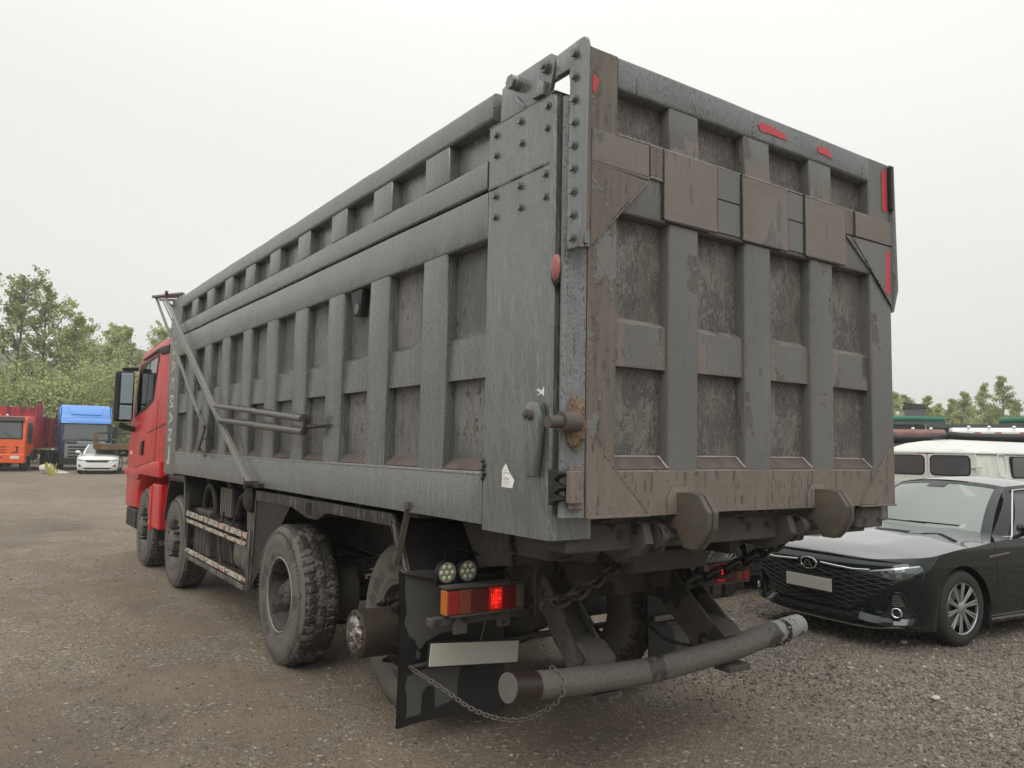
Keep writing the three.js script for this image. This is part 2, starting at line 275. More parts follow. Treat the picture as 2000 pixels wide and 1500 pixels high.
// ---------------------------------------------------------------- ground
// the yard is flat round the trucks and rises a little towards the far row of vehicles
function groundY(x, z) { const d = Math.hypot(x + 3.3, z - 2.6); return 0.10 * sstep(17, 40, d); }
const wrap = (k) => ((k % 1) + 1) % 1;
const outside = (x, z, x0, x1, z0, z1) => sstep(0, 1.2, Math.hypot(Math.max(x0 - x, 0, x - x1), Math.max(z0 - z, 0, z - z1)));
function yardY(x, z) { // with the small unevenness of the trodden yard, level under the wheels
  const r = Math.hypot(x + 3.3, z - 2.6), near = 1 - sstep(12, 30, r); if (near <= 0) return groundY(x, z) - 0.012;
  const rut = (c) => { const d = x - c - 0.35 * Math.sin(z * 0.27 + c); return -0.026 * Math.exp(-((d / 0.15) ** 2)) + 0.012 * (Math.exp(-(((d - 0.27) / 0.10) ** 2)) + Math.exp(-(((d + 0.27) / 0.10) ** 2))); };
  const ruts = (rut(-2.75) + rut(-4.75) + rut(-3.55)) * sstep(0.3, 0.6, fbm(wrap(x / 30), wrap(z / 30), 12, 12, 2, 483)); // wheel tracks
  const m = Math.min(outside(x, z, -1.35, 1.35, -10, 0), outside(x, z, 3.2, 12, -5.8, -0.7));
  return groundY(x, z) - 0.004 + near * m * (0.05 * (fbm(wrap(x / 16), wrap(z / 16), 8, 8, 3, 471) - 0.5) + 0.024 * (fbm(wrap(x / 8), wrap(z / 8), 16, 16, 3, 473) - 0.5) + ruts);
}
const gravelness = (x, z) => sstep(-0.6, 1.6, x * 0.75 + z * 0.55 + 1.5 * (fbm(((x / 40) % 1 + 1) % 1, ((z / 40) % 1 + 1) % 1, 16, 16, 3, 451) - 0.5)); // crushed stone to the right, packed dirt to the left
// crushed stone: jittered cells, wrapping every n
const cellR = new Float32Array(3 * 512 * 512); { const r = rng(303); for (let i = 0; i < cellR.length; i++) cellR[i] = r(); }
function cells(x, y, n, out) {
  const xi = Math.floor(x), yi = Math.floor(y); let f1 = 9, f2 = 9, id = 0;
  for (let b = -1; b <= 1; b++) for (let a = -1; a <= 1; a++) {
    const cx = xi + a, cy = yi + b, k = 3 * ((((cy % n) + n) % n) * 512 + (((cx % n) + n) % n)), dx = cx + cellR[k] - x, dy = cy + cellR[k + 1] - y, d = Math.sqrt(dx * dx + dy * dy);
    if (d < f1) { f2 = f1; f1 = d; id = k; } else if (d < f2) f2 = d;
  }
  out[0] = f2 - f1; out[1] = cellR[id + 2]; out[2] = cellR[id];
}
const CE = [0, 0, 0], CF = [0, 0, 0];
M.ground = tex(1536, (u, v, o) => {
  const n = fbm(u, v, 6, 6, 5, 461), m = fbm(u, v, 60, 60, 3, 465), g = fbm(u, v, 300, 300, 2, 463), st = fbm(u, v, 14, 14, 4, 467);
  mix3(o, [0.33, 0.298, 0.262], [0.47, 0.428, 0.375], 0.45 * n + 0.35 * m + 0.2 * g);
  let h = 0.25 + 0.15 * g + 0.2 * m;
  cells(u * 360, v * 360, 360, CE); cells(u * 150, v * 150, 150, CF);
  const dens = sstep(0.40, 0.62, st * 0.6 + n * 0.4) * 0.75 + 0.15;
  if (CE[2] < dens) { const k = sstep(0.04, 0.22, CE[0]), t = 0.30 + 0.20 * CE[1] + (CE[1] > 0.93 ? 0.12 : 0); mix3(o, o, [t * 1.03, t * 0.97, t * 0.88], k * 0.85); h += 0.28 * k; }
  if (CF[2] < dens * 0.22) { const k = sstep(0.05, 0.2, CF[0]), t = 0.30 + 0.28 * CF[1]; mix3(o, o, [t * 1.02, t * 0.975, t * 0.9], k); h += 0.4 * k; }
  o[3] = 0.85 - 0.15 * sstep(0.6, 0.7, st); o[4] = h;
}, 4.4, { bumpScale: 0.018, vertexColors: true });
{
  const pos = [], col = [], uv = [], idx = [];
  const C = [-1, -1], N = 260; // rings of a polar sheet, dense near the camera, reaching the horizon
  const rad = (j) => 0.02 + 14 * Math.pow(j / 200, 1.25) + (j > 200 ? 14 * (Math.pow(1.105, j - 200) - 1) : 0);
  const rings = 240;
  for (let j = 0; j <= rings; j++) for (let i = 0; i <= N; i++) {
    const a = (i / N) * 2 * PI, r = rad(j), x = C[0] + Math.cos(a) * r, z = C[1] + Math.sin(a) * r;
    const w = wrap, y = yardY(x, z);
    pos.push(x, y, z); uv.push(x, z);
    const t = gravelness(x, z), n1 = fbm(w(x / 64), w(z / 64), 24, 24, 4, 475), n2 = fbm(w(x / 32), w(z / 32), 40, 40, 3, 477);
    const n3 = fbm(w(x / 24 + 0.3 * n1), w(z / 60), 20, 14, 4, 479), damp = sstep(0.54, 0.62, n1 * 0.5 + n2 * 0.5), k = 1.34 + 1.15 * (n1 - 0.5) + 0.55 * (n2 - 0.5) + 0.5 * (n3 - 0.5) - 0.26 * damp;
    const g = [1.03, 1.0, 0.955 + 0.02 * t]
    col.push(k * g[0] * 0.98, k * g[1] * 0.96, k * g[2] * 0.95);
  }
  for (let j = 0; j < rings; j++) for (let i = 0; i < N; i++) { const a = j * (N + 1) + i, b = a + 1, c = a + N + 1, d = c + 1; idx.push(a, b, d, a, d, c); }
  const g = new THREE.BufferGeometry();
  g.setAttribute('position', new THREE.BufferAttribute(new Float32Array(pos), 3)); g.setAttribute('color', new THREE.BufferAttribute(new Float32Array(col), 3)); g.setAttribute('uv', new THREE.BufferAttribute(new Float32Array(uv), 2));
  g.setIndex(idx); g.computeVertexNormals();
  const m = new THREE.Mesh(g, M.ground); m.name = 'ground'; m.userData.kind = 'structure'; m.receiveShadow = true; scene.add(m);
}
{ // loose stones
  const st = new THREE.IcosahedronGeometry(1, 0); { const p = st.attributes.position, r = rng(5); const seen = {}; for (let i = 0; i < p.count; i++) { const k = [p.getX(i), p.getY(i), p.getZ(i)].map((q) => q.toFixed(3)).join(); seen[k] ??= 0.7 + 0.5 * r(); const s = seen[k]; p.setXYZ(i, p.getX(i) * s, p.getY(i) * s * 0.7, p.getZ(i) * s); } st.computeVertexNormals(); }
  const n = 330000, im = new THREE.InstancedMesh(st, flat(0xffffff, 0.8), n), r = rng(99), d = new THREE.Object3D(), c = new THREE.Color();
  let k = 0;
  while (k < n) {
    const a = -PI / 2 + PI * (r() - 0.5) * 0.98 + 0.606, rr = 2.4 + 13 * Math.pow(r(), 1.5), x = -3.3 + Math.cos(a) * rr, z = 2.57 + Math.sin(a) * rr;
    const t = gravelness(x, z); if (r() > 0.12 + 0.88 * t * (0.4 + 1.2 * fbm(wrap(x / 20), wrap(z / 20), 30, 30, 2, 481))) continue;
    const big = Math.pow(r(), 7), s = (0.0026 + 0.0046 * r() + 0.010 * big) * (0.75 + 0.5 * t);
    d.position.set(x, yardY(x, z) + s * 0.15, z); d.rotation.set(r() * 6, r() * 6, r() * 6); d.scale.setScalar(s); d.updateMatrix(); im.setMatrixAt(k, d.matrix);
    const v = 0.075 + 0.15 * Math.pow(r(), 1.3) + (r() < 0.035 ? 0.2 : 0); c.setRGB(v * 1.10, v * 0.98, v * 0.84); im.setColorAt(k, c); k++;
  }
  im.name = 'gravel'; im.userData = { kind: 'stuff', label: 'loose grey crushed stone strewn over the dirt yard', category: 'gravel' }; im.receiveShadow = im.castShadow = true; scene.add(im);
}
// ---------------------------------------------------------------- the dump truck (tailgate at z = 0, cab towards -z)
const truck = thing('dump_truck', 'big dump truck with grey ribbed cargo body and red cab, one outer rear wheel missing', 'truck', [0, 0, -5]);
const TP = (name, geos, mat, keep) => { const m = part(truck, name, geos, mat, keep); m.position.set(0, 0, 5); return m; };
const TG = (name) => { const g = new THREE.Group(); g.name = name; g.position.set(0, 0, 5); truck.add(g); return g; };
const font = await new FontLoader().loadAsync('fonts/droid/droid_sans_bold.typeface.json');

// cargo body: side walls
function sideWall(s) {
  const left = s < 0, X = (v) => s * v, sx = (a, b, y0, y1, z0, z1, r) => box(X(a), X(b), y0, y1, z0, z1, r);
  const w = TP('side_wall', sx(1.155, 1.175, 1.36, 3.44, -7.80, -0.28), M.panel);
  part(w, 'floor_beam', prism([[X(1.25), 1.325], [X(1.25), 1.562], [X(1.244), 1.572], [X(1.174), 1.632], [X(1.10), 1.632], [X(1.10), 1.325]], 'z', -7.42, -0.63, 0.004, [], 60), M.paint);
  part(w, 'upper_beam', beam(X(1.16), X(1.25), 2.715, 2.955, -7.42, -0.632, 0.014), M.paint);
  part(w, 'extension_rail', beam(X(1.16), X(1.248), 2.969, 3.115, -7.42, -0.646, 0.012), M.paint);
  part(w, 'top_rail', beam(X(1.13), X(1.25), 3.312, 3.452, -7.42, -0.60, 0.02), M.paint);
  part(w, 'front_post', box(X(1.10), X(1.252), 1.295, 3.47, -7.97, -7.422, 0.02), M.paint);
  if (!left) { part(w, 'rear_post', sx(1.06, 1.25, 1.30, 3.27, -0.624, -0.03, 0.02), M.post); return; }
  part(w, 'upper_sheet', box(X(1.1762), X(1.179), 3.10, 3.33, -7.42, -0.62), M.post);
  part(w, 'worn_glint_edge', beam(X(1.2545), X(1.2465), 1.560, 1.5715, -7.40, -0.64, 0.003), M.weld);  // pale strip: worn, dusty lip with its wet glint painted in
  for (let k = 0; k < 9; k++) {
    const z0 = -1.30 - 0.70 * k, z1 = z0 + 0.265;
    part(w, 'rib', beam(X(1.16), X(1.249), 1.566, 2.717, z0, z1, 0.016, 'y', 14), M.paint);
    part(w, 'short_rib', sx(1.16, 1.246, 3.113, 3.314, z0, z1, 0.010), M.paint);
  }
  for (let k = 0; k < 10; k++) { // the bays between the ribs
    const z1 = k ? -1.30 - 0.70 * (k - 1) - 0.002 : -0.63, z0 = k < 9 ? -1.035 - 0.70 * k + 0.002 : -7.42;
    part(w, 'crossbar', prism([[X(1.226), 2.035], [X(1.226), 2.245], [X(1.17), 2.285], [X(1.16), 2.285], [X(1.16), 2.035]], 'z', z0, z1, 0.005), M.paint);
    part(w, 'ledge_dirt', quad([X(1.242), 1.5795, z0 + 0.01], [X(1.242), 1.5795, z1 - 0.012], [X(1.180), 1.6325, z1 - 0.012], [X(1.180), 1.6325, z0 + 0.01]), M.ledge);
    for (const [ya, yb] of [[1.634, 2.035], [2.285, 2.715]]) part(w, 'weld_bead', [cyl([X(1.176), ya, z1 - 0.004], [X(1.176), yb, z1 - 0.004], 0.006, 0.006, 5)], M.weld);
  }
  // rear corner post, its rounded corner, the seams and bolts
  part(w, 'rear_post', prism([[X(1.252), -0.624], [X(1.252), -0.135], [X(1.247), -0.115], [X(1.236), -0.104], [X(1.215), -0.10], [X(1.02), -0.10], [X(1.02), -0.624]], 'y', 1.30, 3.268, 0, [], 16), M.post);
  part(w, 'post_cap', box(X(1.02), X(1.254), 3.268, 3.274, -0.63, -0.098), M.steelWorn);
  part(w, 'post_seam', [bar([X(1.2525), 2.955, -0.62], [X(1.2525), 2.955, -0.135], 0.006, 0.01), ...[[-0.62, -0.54], [-0.43, -0.34], [-0.25, -0.18]].map(([a, b]) => bar([X(1.254), 2.957, a], [X(1.254), 2.957, b], 0.012, 0.016, 0.004))], M.steelWorn);
  for (const [y, z] of [[3.218, -0.147], [3.119, -0.151], [3.219, -0.358], [3.11, -0.348], [3.218, -0.563], [3.116, -0.561], [2.91, -0.159], [2.806, -0.156], [2.907, -0.356], [2.803, -0.348], [2.912, -0.564], [2.807, -0.56]])
    part(w, 'bolt', [hexnut([X(1.25), y, z], [X(1.270), y, z], 0.0155), cyl([X(1.25), y, z], [X(1.2545), y, z], 0.021, 0.021, 12)], M.paint);
  part(w, 'hinge_bracket', prism([[-0.54, 3.27], [-0.53, 3.44], [-0.45, 3.462], [-0.14, 3.462], [-0.10, 3.435], [-0.149, 3.272]], 'x', X(1.225), X(1.248), 0.003), M.post);
  part(w, 'bracket_gusset', prism([[-0.245, 3.28], [-0.19, 3.35], [-0.155, 3.33], [-0.165, 3.275]], 'x', X(1.247), X(1.275), 0.003), M.post);
  part(w, 'weld_bead', bar([X(1.25), 3.355, -0.41], [X(1.25), 3.278, -0.335], 0.012, 0.02, 0.004), M.post);
  part(w, 'hinge_bolt', [hexnut([X(1.24), 3.413, -0.392], [X(1.30), 3.413, -0.392], 0.034)], M.post);
  part(w, 'hinge_bolt', [hexnut([X(1.24), 3.405, -0.164], [X(1.272), 3.405, -0.164], 0.030), cyl([X(1.27), 3.405, -0.164], [X(1.285), 3.405, -0.164], 0.015, 0.015, 12)], M.post);
  part(w, 'hinge_arm', prism([[-0.17, 3.335], [-0.17, 3.425], [-0.05, 3.435], [0.03, 3.44], [0.03, 3.335]], 'x', X(1.212), X(1.238), 0.004), M.post);
  part(w, 'weld_scar', [0, 1, 2, 3, 4].map((k) => new THREE.IcosahedronGeometry(0.016, 0).translate(X(1.25), 1.545 + k * 0.02, -0.624 + 0.01 * (k % 2))), M.iron);
  // latch lever at the bottom of the post
  const lev = part(w, 'latch_lever', prism([[-0.235, 1.83], [-0.222, 1.87], [-0.19, 1.892], [-0.155, 1.892], [-0.125, 1.875], [-0.112, 1.83], [-0.155, 1.573], [-0.205, 1.563]], 'x', X(1.268), X(1.305), 0.005), M.post);
  part(w, 'lever_bolt', [hexnut([X(1.30), 1.835, -0.178], [X(1.325), 1.835, -0.178], 0.026), cyl([X(1.25), 1.835, -0.178], [X(1.34), 1.835, -0.178], 0.012, 0.012, 10)], M.hinge);
  part(w, 'lever_pad', box(X(1.25), X(1.266), 1.64, 1.70, -0.285, -0.22, 0.004), M.post);
  // jagged lock teeth between post and gate
  part(w, 'lock_teeth', prism([[-0.085, 1.606], [-0.04, 1.60], [-0.002, 1.587], [-0.044, 1.559], [0.0, 1.529], [-0.044, 1.505], [0.0, 1.481], [-0.08, 1.454]], 'x', X(1.225), X(1.275), 0.004), M.mud);
  part(w, 'side_marker', [new THREE.SphereGeometry(1, 20, 14).scale(0.022, 0.062, 0.032).translate(X(1.246), 2.47, -0.078)], flat(0x9c5c58, 0.3));
  part(w, 'marker_base', [new THREE.SphereGeometry(1, 16, 10).scale(0.014, 0.074, 0.040).translate(X(1.244), 2.462, -0.080)], M.black);
  part(w, 'side_lamp', [prism([[-2.33, 2.71], [-2.30, 2.545], [-2.18, 2.535], [-2.15, 2.71]], 'x', X(1.18), X(1.235), 0.004)], M.black);
  part(w, 'side_lamp_lens', cyl([X(1.232), 2.585, -2.225], [X(1.242), 2.585, -2.225], 0.035, 0.035, 18), M.steelWorn);
  // sun-bleached stickers on the post
  const cv = document.createElement('canvas'); cv.width = 128; cv.height = 144; const cx = cv.getContext('2d'); cx.fillStyle = '#e9e9e4'; cx.fillRect(0, 0, 128, 144); cx.fillStyle = '#3a3a38'; cx.font = '12px serif';
  [['', 30], ['илла', 46], ['Внимание', 60], ['не', 74]].forEach(([t, y]) => cx.fillText(t, 14, y)); cx.font = 'bold 19px serif'; cx.fillText('zуdка', 14, 96); cx.font = '9px serif'; ['нагрузку на борт', 'свыше нормы', 'не ставить'].forEach((t, i) => cx.fillText(t, 14, 110 + i * 11));
  const ct = new THREE.CanvasTexture(cv); ct.colorSpace = THREE.SRGBColorSpace;
  const sp = [[-0.429, 1.619], [-0.448, 1.60], [-0.458, 1.588], [-0.459, 1.511], [-0.374, 1.509], [-0.358, 1.545], [-0.396, 1.576]];
  const sg = prism(sp, 'x', X(1.2535), X(1.2545)); { const p = sg.attributes.position, uv = new Float32Array(p.count * 2); for (let i = 0; i < p.count; i++) { uv[2 * i] = (p.getZ(i) + 0.46) / 0.104; uv[2 * i + 1] = (p.getY(i) - 1.508) / 0.112; } sg.setAttribute('uv', new THREE.BufferAttribute(uv, 2)); }
  part(w, 'sticker', sg, new THREE.MeshPhysicalMaterial({ map: ct, roughness: 0.6 }), true);
  part(w, 'sticker', [prism([[-0.203, 1.948], [-0.185, 1.952], [-0.165, 1.94], [-0.146, 1.96], [-0.145, 1.917], [-0.165, 1.93], [-0.197, 1.918], [-0.175, 1.935]], 'x', X(1.2535), X(1.2545))], M.white);
  part(w, 'paper_scrap', [prism([[-1.93, 1.66], [-1.90, 1.70], [-1.885, 1.735], [-1.895, 1.675]], 'x', X(1.2495), X(1.2545))], M.white);
  // the maker's name in worn white letters, turned to read downwards on the front post
  const spots = [3.06, 2.84, 2.62, 2.40, 2.185, 1.98, 1.775]; let y = 0, at = 0;
  for (const ch of 'SHACMAN') {
    const t = new TextGeometry(ch, { font, size: 0.15, depth: 0.0015, curveSegments: 4 }); t.computeBoundingBox(); const bb = t.boundingBox; t.translate(-(bb.min.x + bb.max.x) / 2, -(bb.min.y + bb.max.y) / 2, 0).scale(0.155 / (bb.max.x - bb.min.x), 0.20 / (bb.max.y - bb.min.y), 1); y = spots[at++];
    t.rotateZ(-PI / 2).rotateY(-PI / 2); // reads downwards, facing -x
    part(w, 'letter', t.translate(X(1.2525), y, -7.695), M.letter);
  }
  part(w, 'painted_block', [prism([[-7.80, 1.415], [-7.80, 1.47], [-7.735, 1.47], [-7.735, 1.64], [-7.655, 1.65], [-7.655, 1.44], [-7.68, 1.415]], 'x', X(1.2522), X(1.254))], M.letter);
}
sideWall(-1); sideWall(1);
// years of loading have bowed and dented the plates a little: one smooth field moves every piece it meets
const nz = (a, b, s) => vn(a + 40, b + 40, 128, 128, s) - 0.5;
truck.children.filter((c) => c.name === 'side_wall').forEach((w, k) => w.children.forEach((o) => { if (/rib|rail|beam|edge|crossbar|ledge|bead/.test(o.name)) warp(o, (x, y, z) => { const top = sstep(2.9, 3.45, y); return [0.011 * nz(z * 1.1, y * 1.3, 3 + k) + 0.006 * nz(z * 3.1, y * 3.3, 5 + k), (0.004 + 0.016 * top) * nz(z * 0.9, 0.5, 7 + k) + 0.006 * top * nz(z * 3.7, 0.2, 9), 0.004 * nz(z * 2.1, y * 1.7, 11)]; }); }));
TP('body_floor', [box(-1.16, 1.16, 1.36, 1.40, -7.80, -0.12), ...[-7.2, -6.4, -5.6, -4.8, -4.0, -3.2, -2.4, -1.6, -0.8].map((z) => box(-1.1, 1.1, 1.27, 1.36, z - 0.05, z + 0.05))], M.mud);
TP('front_wall', [box(-1.15, 1.15, 1.40, 3.46, -7.90, -7.80)], M.paint);
TP('rear_sill', [box(-1.14, 1.14, 1.235, 1.36, -0.42, -0.12, 0.01), box(0.9, 1.16, 1.27, 1.39, -0.12, -0.02, 0.01)], M.mud);

// ---- tailgate
{
  const g = TP('tailgate', box(-1.04, 1.20, 1.42, 3.46, -0.10, -0.07), M.gateSheet);
  const lc = new THREE.Shape([[-1.14, -0.06], [-1.14, 0.002], [-0.975, 0.002], [-0.968, -0.006], [-0.968, -0.11], [-1.06, -0.11]].map((p) => new THREE.Vector2(...p)));
  part(g, 'left_column', prism(lc, 'y', 1.403, 3.470), M.gateMixed);
  part(g, 'column_edge', prism([[-1.225, -0.062], [-1.246, -0.05], [-1.25, -0.035], [-1.235, -0.022], [-1.19, -0.012], [-1.145, 0.0], [-1.141, -0.06]], 'y', 1.403, 3.225), M.gateRail);
  part(g, 'right_column', box(1.045, 1.268, 1.40, 3.470, -0.11, 0, 0.012), M.gateGrey);
  part(g, 'top_rail', beam(-0.97, 1.05, 3.322, 3.474, -0.11, 0.002, 0.016, 'x', 24), M.gateRail);
  part(g, 'mid_rail', box(-0.97, 1.048, 2.756, 3.112, -0.10, -0.002, 0.012), M.gateGrey);
  part(g, 'bottom_beam', [prism([[0.0, 1.40], [0.0, 1.597], [-0.008, 1.603], [-0.07, 1.66], [-0.1, 1.66], [-0.1, 1.40]], 'x', -0.972, 1.05, 0.004, [], 24)], M.gateDust);
  const ribs = [[-0.636, -0.435], [-0.089, 0.116], [0.463, 0.67]], bays = [[-0.968, -0.636], [-0.435, -0.089], [0.116, 0.463], [0.67, 1.045]];
  for (const [a, b] of ribs) { part(g, 'rib', beam(a, b, 1.60, 2.76, -0.09, -0.003, 0.016, 'y', 14), M.gateGrey); part(g, 'short_rib', box(a, b, 3.11, 3.326, -0.09, -0.004, 0.008), M.gateGrey); { const q = rng(Math.round(950 + a * 100)), pts = [[a + 0.004, 3.112], [b - 0.004, 3.112]]; for (let k = 0; k <= 14; k++) pts.push([lerp(b - 0.004, a + 0.004, k / 14), 3.19 + 0.02 * q()]); part(g, 'bare_patch', prism(pts, 'z', -0.0045, -0.003), M.gatePatch); } }
  for (const [a, b] of bays) {
    part(g, 'crossbar', [prism([[-0.024, 2.066], [-0.024, 2.262], [-0.07, 2.292], [-0.09, 2.292], [-0.09, 2.066]], 'x', a + 0.002, b - 0.002, 0.006)], M.gatePatch);
    { // what is left of the paint on the bar
      const q = rng(Math.round(900 + a * 100)), n = 22, i0 = 0.055 + 0.03 * q(), i1 = 0.05 + 0.03 * q(), pts = [];
      for (let k = 0; k <= n; k++) pts.push([a + i0 + 0.010 * (q() - 0.5) + 0.008 * Math.sin(k * 0.7), lerp(2.072, 2.256, k / n)]);
      for (let k = n; k >= 0; k--) pts.push([b - i1 + 0.014 * (q() - 0.5) + 0.008 * Math.sin(k), lerp(2.072, 2.256, k / n)]);
      part(g, 'paint_remnant', prism(pts, 'z', -0.0245, -0.0228), M.gateGrey);
    }
    part(g, 'ledge_dirt', quad([a + 0.01, 1.6085, -0.008], [b - 0.01, 1.6085, -0.008], [b - 0.01, 1.6625, -0.066], [a + 0.01, 1.6625, -0.066]), M.ledge);
    part(g, 'weld_bead', [cyl([a + 0.01, 1.663, -0.066], [b - 0.01, 1.663, -0.066], 0.006, 0.006, 5), cyl([b - 0.004, 1.61, -0.006], [b - 0.004, 1.665, -0.066], 0.007, 0.007, 5)], M.weld);
  }
  // repair plates welded over the middle rail
  const plates = [[-1.129, -0.782, 2.949, 3.098], [-0.772, -0.69, 2.960, 3.104], [-0.686, -0.312, 2.769, 3.106], [-0.128, 0.251, 2.766, 3.097], [0.396, 0.783, 2.768, 3.096], [0.877, 1.27, 2.958, 3.102]];
  for (const [a, b, c, d] of plates) part(g, 'repair_plate', box(a, b, c, d, -0.004, 0.011, 0.003, 1), a === -0.772 ? M.gateMixed : M.gatePatch);
  part(g, 'repair_plate', [box(-0.305, -0.136, 2.945, 3.10, -0.004, 0.007, 0.002, 1), box(-0.305, -0.136, 2.775, 2.938, -0.004, 0.007, 0.002, 1)], M.gateGrey);
  part(g, 'repair_plate', [box(0.258, 0.39, 2.945, 3.095, -0.004, 0.007, 0.002, 1), box(0.258, 0.39, 2.775, 2.938, -0.004, 0.007, 0.002, 1)], M.gateGrey);
  part(g, 'repair_plate', [box(0.79, 0.872, 2.958, 3.10, -0.004, 0.007, 0.002, 1)], M.gateMixed);
  const beads = (x, y0, y1, n) => Array.from({ length: n }, (_, i) => new THREE.SphereGeometry(0.009, 6, 4).scale(1, 0.8, 0.7).translate(x + (R0() - 0.5) * 0.003, lerp(y0, y1, i / (n - 1)), 0.008));
  for (const x of [-0.690, -0.130, 0.394, 0.874]) part(g, 'weld_bead', beads(x, x > 0.8 ? 2.96 : 2.775, 3.10, 26), M.iron);
  part(g, 'weld_bead', [cyl([-0.77, 2.954, 0.004], [-0.69, 2.954, 0.004], 0.008, 0.008, 5), cyl([-1.128, 2.945, 0.002], [-0.78, 2.945, 0.002], 0.007, 0.007, 5), cyl([-0.97, 3.109, 0.0], [1.04, 3.106, 0.0], 0.005, 0.005, 5)], M.weld);
  for (const [a, b] of [[-0.686, -0.312], [-0.128, 0.251], [0.396, 0.783]]) part(g, 'torn_edge', [bar([a + 0.02, 2.764, 0.004], [b - 0.06, 2.762, 0.004], 0.012, 0.014, 0.004)], M.iron);
  // corner gussets
  part(g, 'gusset', prism([[-1.13, 2.945], [-0.79, 2.93], [-0.957, 2.764], [-1.128, 2.573]], 'z', 0.0, 0.008), M.gateMixed);
  part(g, 'gusset', prism([[0.79, 2.945], [1.262, 2.95], [1.262, 2.575], [1.06, 2.76], [0.80, 2.765]].slice(0, 4), 'z', -0.001, 0.007), M.gateGrey);
  part(g, 'gusset', prism([[-1.141, 1.776], [-0.777, 1.412], [-1.136, 1.404]], 'z', 0.0, 0.008), M.gateDust);
  part(g, 'gusset', prism([[1.255, 1.78], [1.20, 1.716], [0.898, 1.408], [1.255, 1.398]], 'z', -0.001, 0.007), M.gateDust);
  const diag = (x0, y0, x1, y1, m) => part(g, 'weld_bead', [bar([x0, y0, 0.007], [x1, y1, 0.007], 0.007, 0.006, 0.002), ...[0.3, 0.42, 0.6, 0.66].map((t) => new THREE.SphereGeometry(0.008, 6, 5).translate(lerp(x0, x1, t), lerp(y0, y1, t), 0.008))], m);
  diag(-1.141, 1.776, -0.777, 1.412, M.gateDust); diag(1.22, 1.735, 0.90, 1.41, M.gateDust); diag(-1.12, 2.58, -0.79, 2.925, M.gateDust); diag(0.87, 2.93, 1.255, 2.585, M.iron);
  part(g, 'bottom_flange', box(-1.13, -0.77, 1.396, 1.408, -0.01, 0.013, 0.003, 1), M.gateDust); part(g, 'bottom_flange', [box(0.90, 1.26, 1.391, 1.402, -0.01, 0.012, 0.003, 1)], M.gateDust);
  // side plates: the left one carries a row of bolts
  part(g, 'side_plate', prism([[-0.10, 3.43], [0.070, 3.442], [0.094, 3.440], [0.102, 3.425], [0.095, 3.10], [0.088, 2.628], [0.075, 2.535], [-0.005, 2.535], [-0.006, 2.82], [0.0, 3.26], [-0.004, 3.335], [-0.10, 3.335]], 'x', -1.25, -1.222, 0.004), M.post);
  part(g, 'side_plate_edge', [box(-1.222, -1.135, 2.56, 3.465, 0.003, 0.014, 0.003), box(-1.228, -1.205, 2.55, 3.43, 0.012, 0.085, 0.004)], M.gateMixed);
  for (let k = 0; k < 9; k++) part(g, 'bolt', [hexnut([-1.249, 3.383 - k * 0.1005, 0.040 - k * 0.0009], [-1.272, 3.383 - k * 0.1005, 0.040 - k * 0.0009], 0.0165), cyl([-1.25, 3.383 - k * 0.1005, 0.040 - k * 0.0009], [-1.254, 3.383 - k * 0.1005, 0.040 - k * 0.0009], 0.023, 0.023, 12)], M.post);
  part(g, 'side_plate', prism([[-0.06, 3.46], [0.0, 3.472], [0.018, 3.46], [0.03, 2.69], [0.0, 2.555], [-0.06, 2.555]], 'x', 1.272, 1.298, 0.004), M.gateRail);
  part(g, 'rubber_pad', box(1.246, 1.271, 3.18, 3.455, 0.002, 0.03, 0.008), M.iron);
  // reflective tape, torn
  const tp = (pts, mat = M.tape) => part(g, 'reflective_tape', prism(pts, 'z', 0.0025, 0.0038), mat);
  tp([[0.011, 3.41], [0.05, 3.427], [0.089, 3.425], [0.15, 3.424], [0.165, 3.416], [0.19, 3.42], [0.214, 3.411], [0.235, 3.413], [0.258, 3.378], [0.12, 3.38], [0.035, 3.376]]);
  tp([[0.533, 3.405], [0.54, 3.417], [0.60, 3.420], [0.642, 3.417], [0.675, 3.373], [0.60, 3.378], [0.544, 3.378]]);
  tp([[1.236, 3.43], [1.2, 3.42], [1.182, 3.398], [1.183, 3.19], [1.19, 3.157], [1.236, 3.179]]);
  tp([[1.246, 2.934], [1.194, 2.897], [1.195, 2.664], [1.215, 2.654], [1.246, 2.66]].map(([x, y]) => [x, y])).position.z += 0.006;
  tp([[-1.122, 3.346], [-1.10, 3.342], [-1.084, 3.325], [-1.10, 3.285], [-1.11, 3.252], [-1.124, 3.275]]);
  // locking pin on the left edge, with its crusty weld
  part(g, 'lock_pin', [cyl([-1.36, 1.80, 0.02], [-1.22, 1.803, 0.012], 0.026, 0.026, 18), cyl([-1.285, 1.803, 0.012], [-1.20, 1.804, 0.01], 0.043, 0.047, 20)], M.hinge);
  { const b = new THREE.IcosahedronGeometry(0.085, 3), p = b.attributes.position; for (let i = 0; i < p.count; i++) { const v = V3().fromBufferAttribute(p, i), n = 0.8 + 0.4 * vn(v.x * 60 + 9, v.y * 60 + 9 + v.z * 31, 64, 64, 3); p.setXYZ(i, v.x * n * 0.55, v.y * n * 1.25, v.z * n * 0.4); } b.computeVertexNormals(); part(g, 'weld_crust', b.translate(-1.195, 1.80, 0.0), M.rust); }
  part(g, 'lock_block', [box(-1.245, -1.18, 1.465, 1.60, 0.0, 0.035, 0.006), box(-1.232, -1.165, 1.44, 1.625, 0.0, 0.014, 0.004)], M.gateDust);
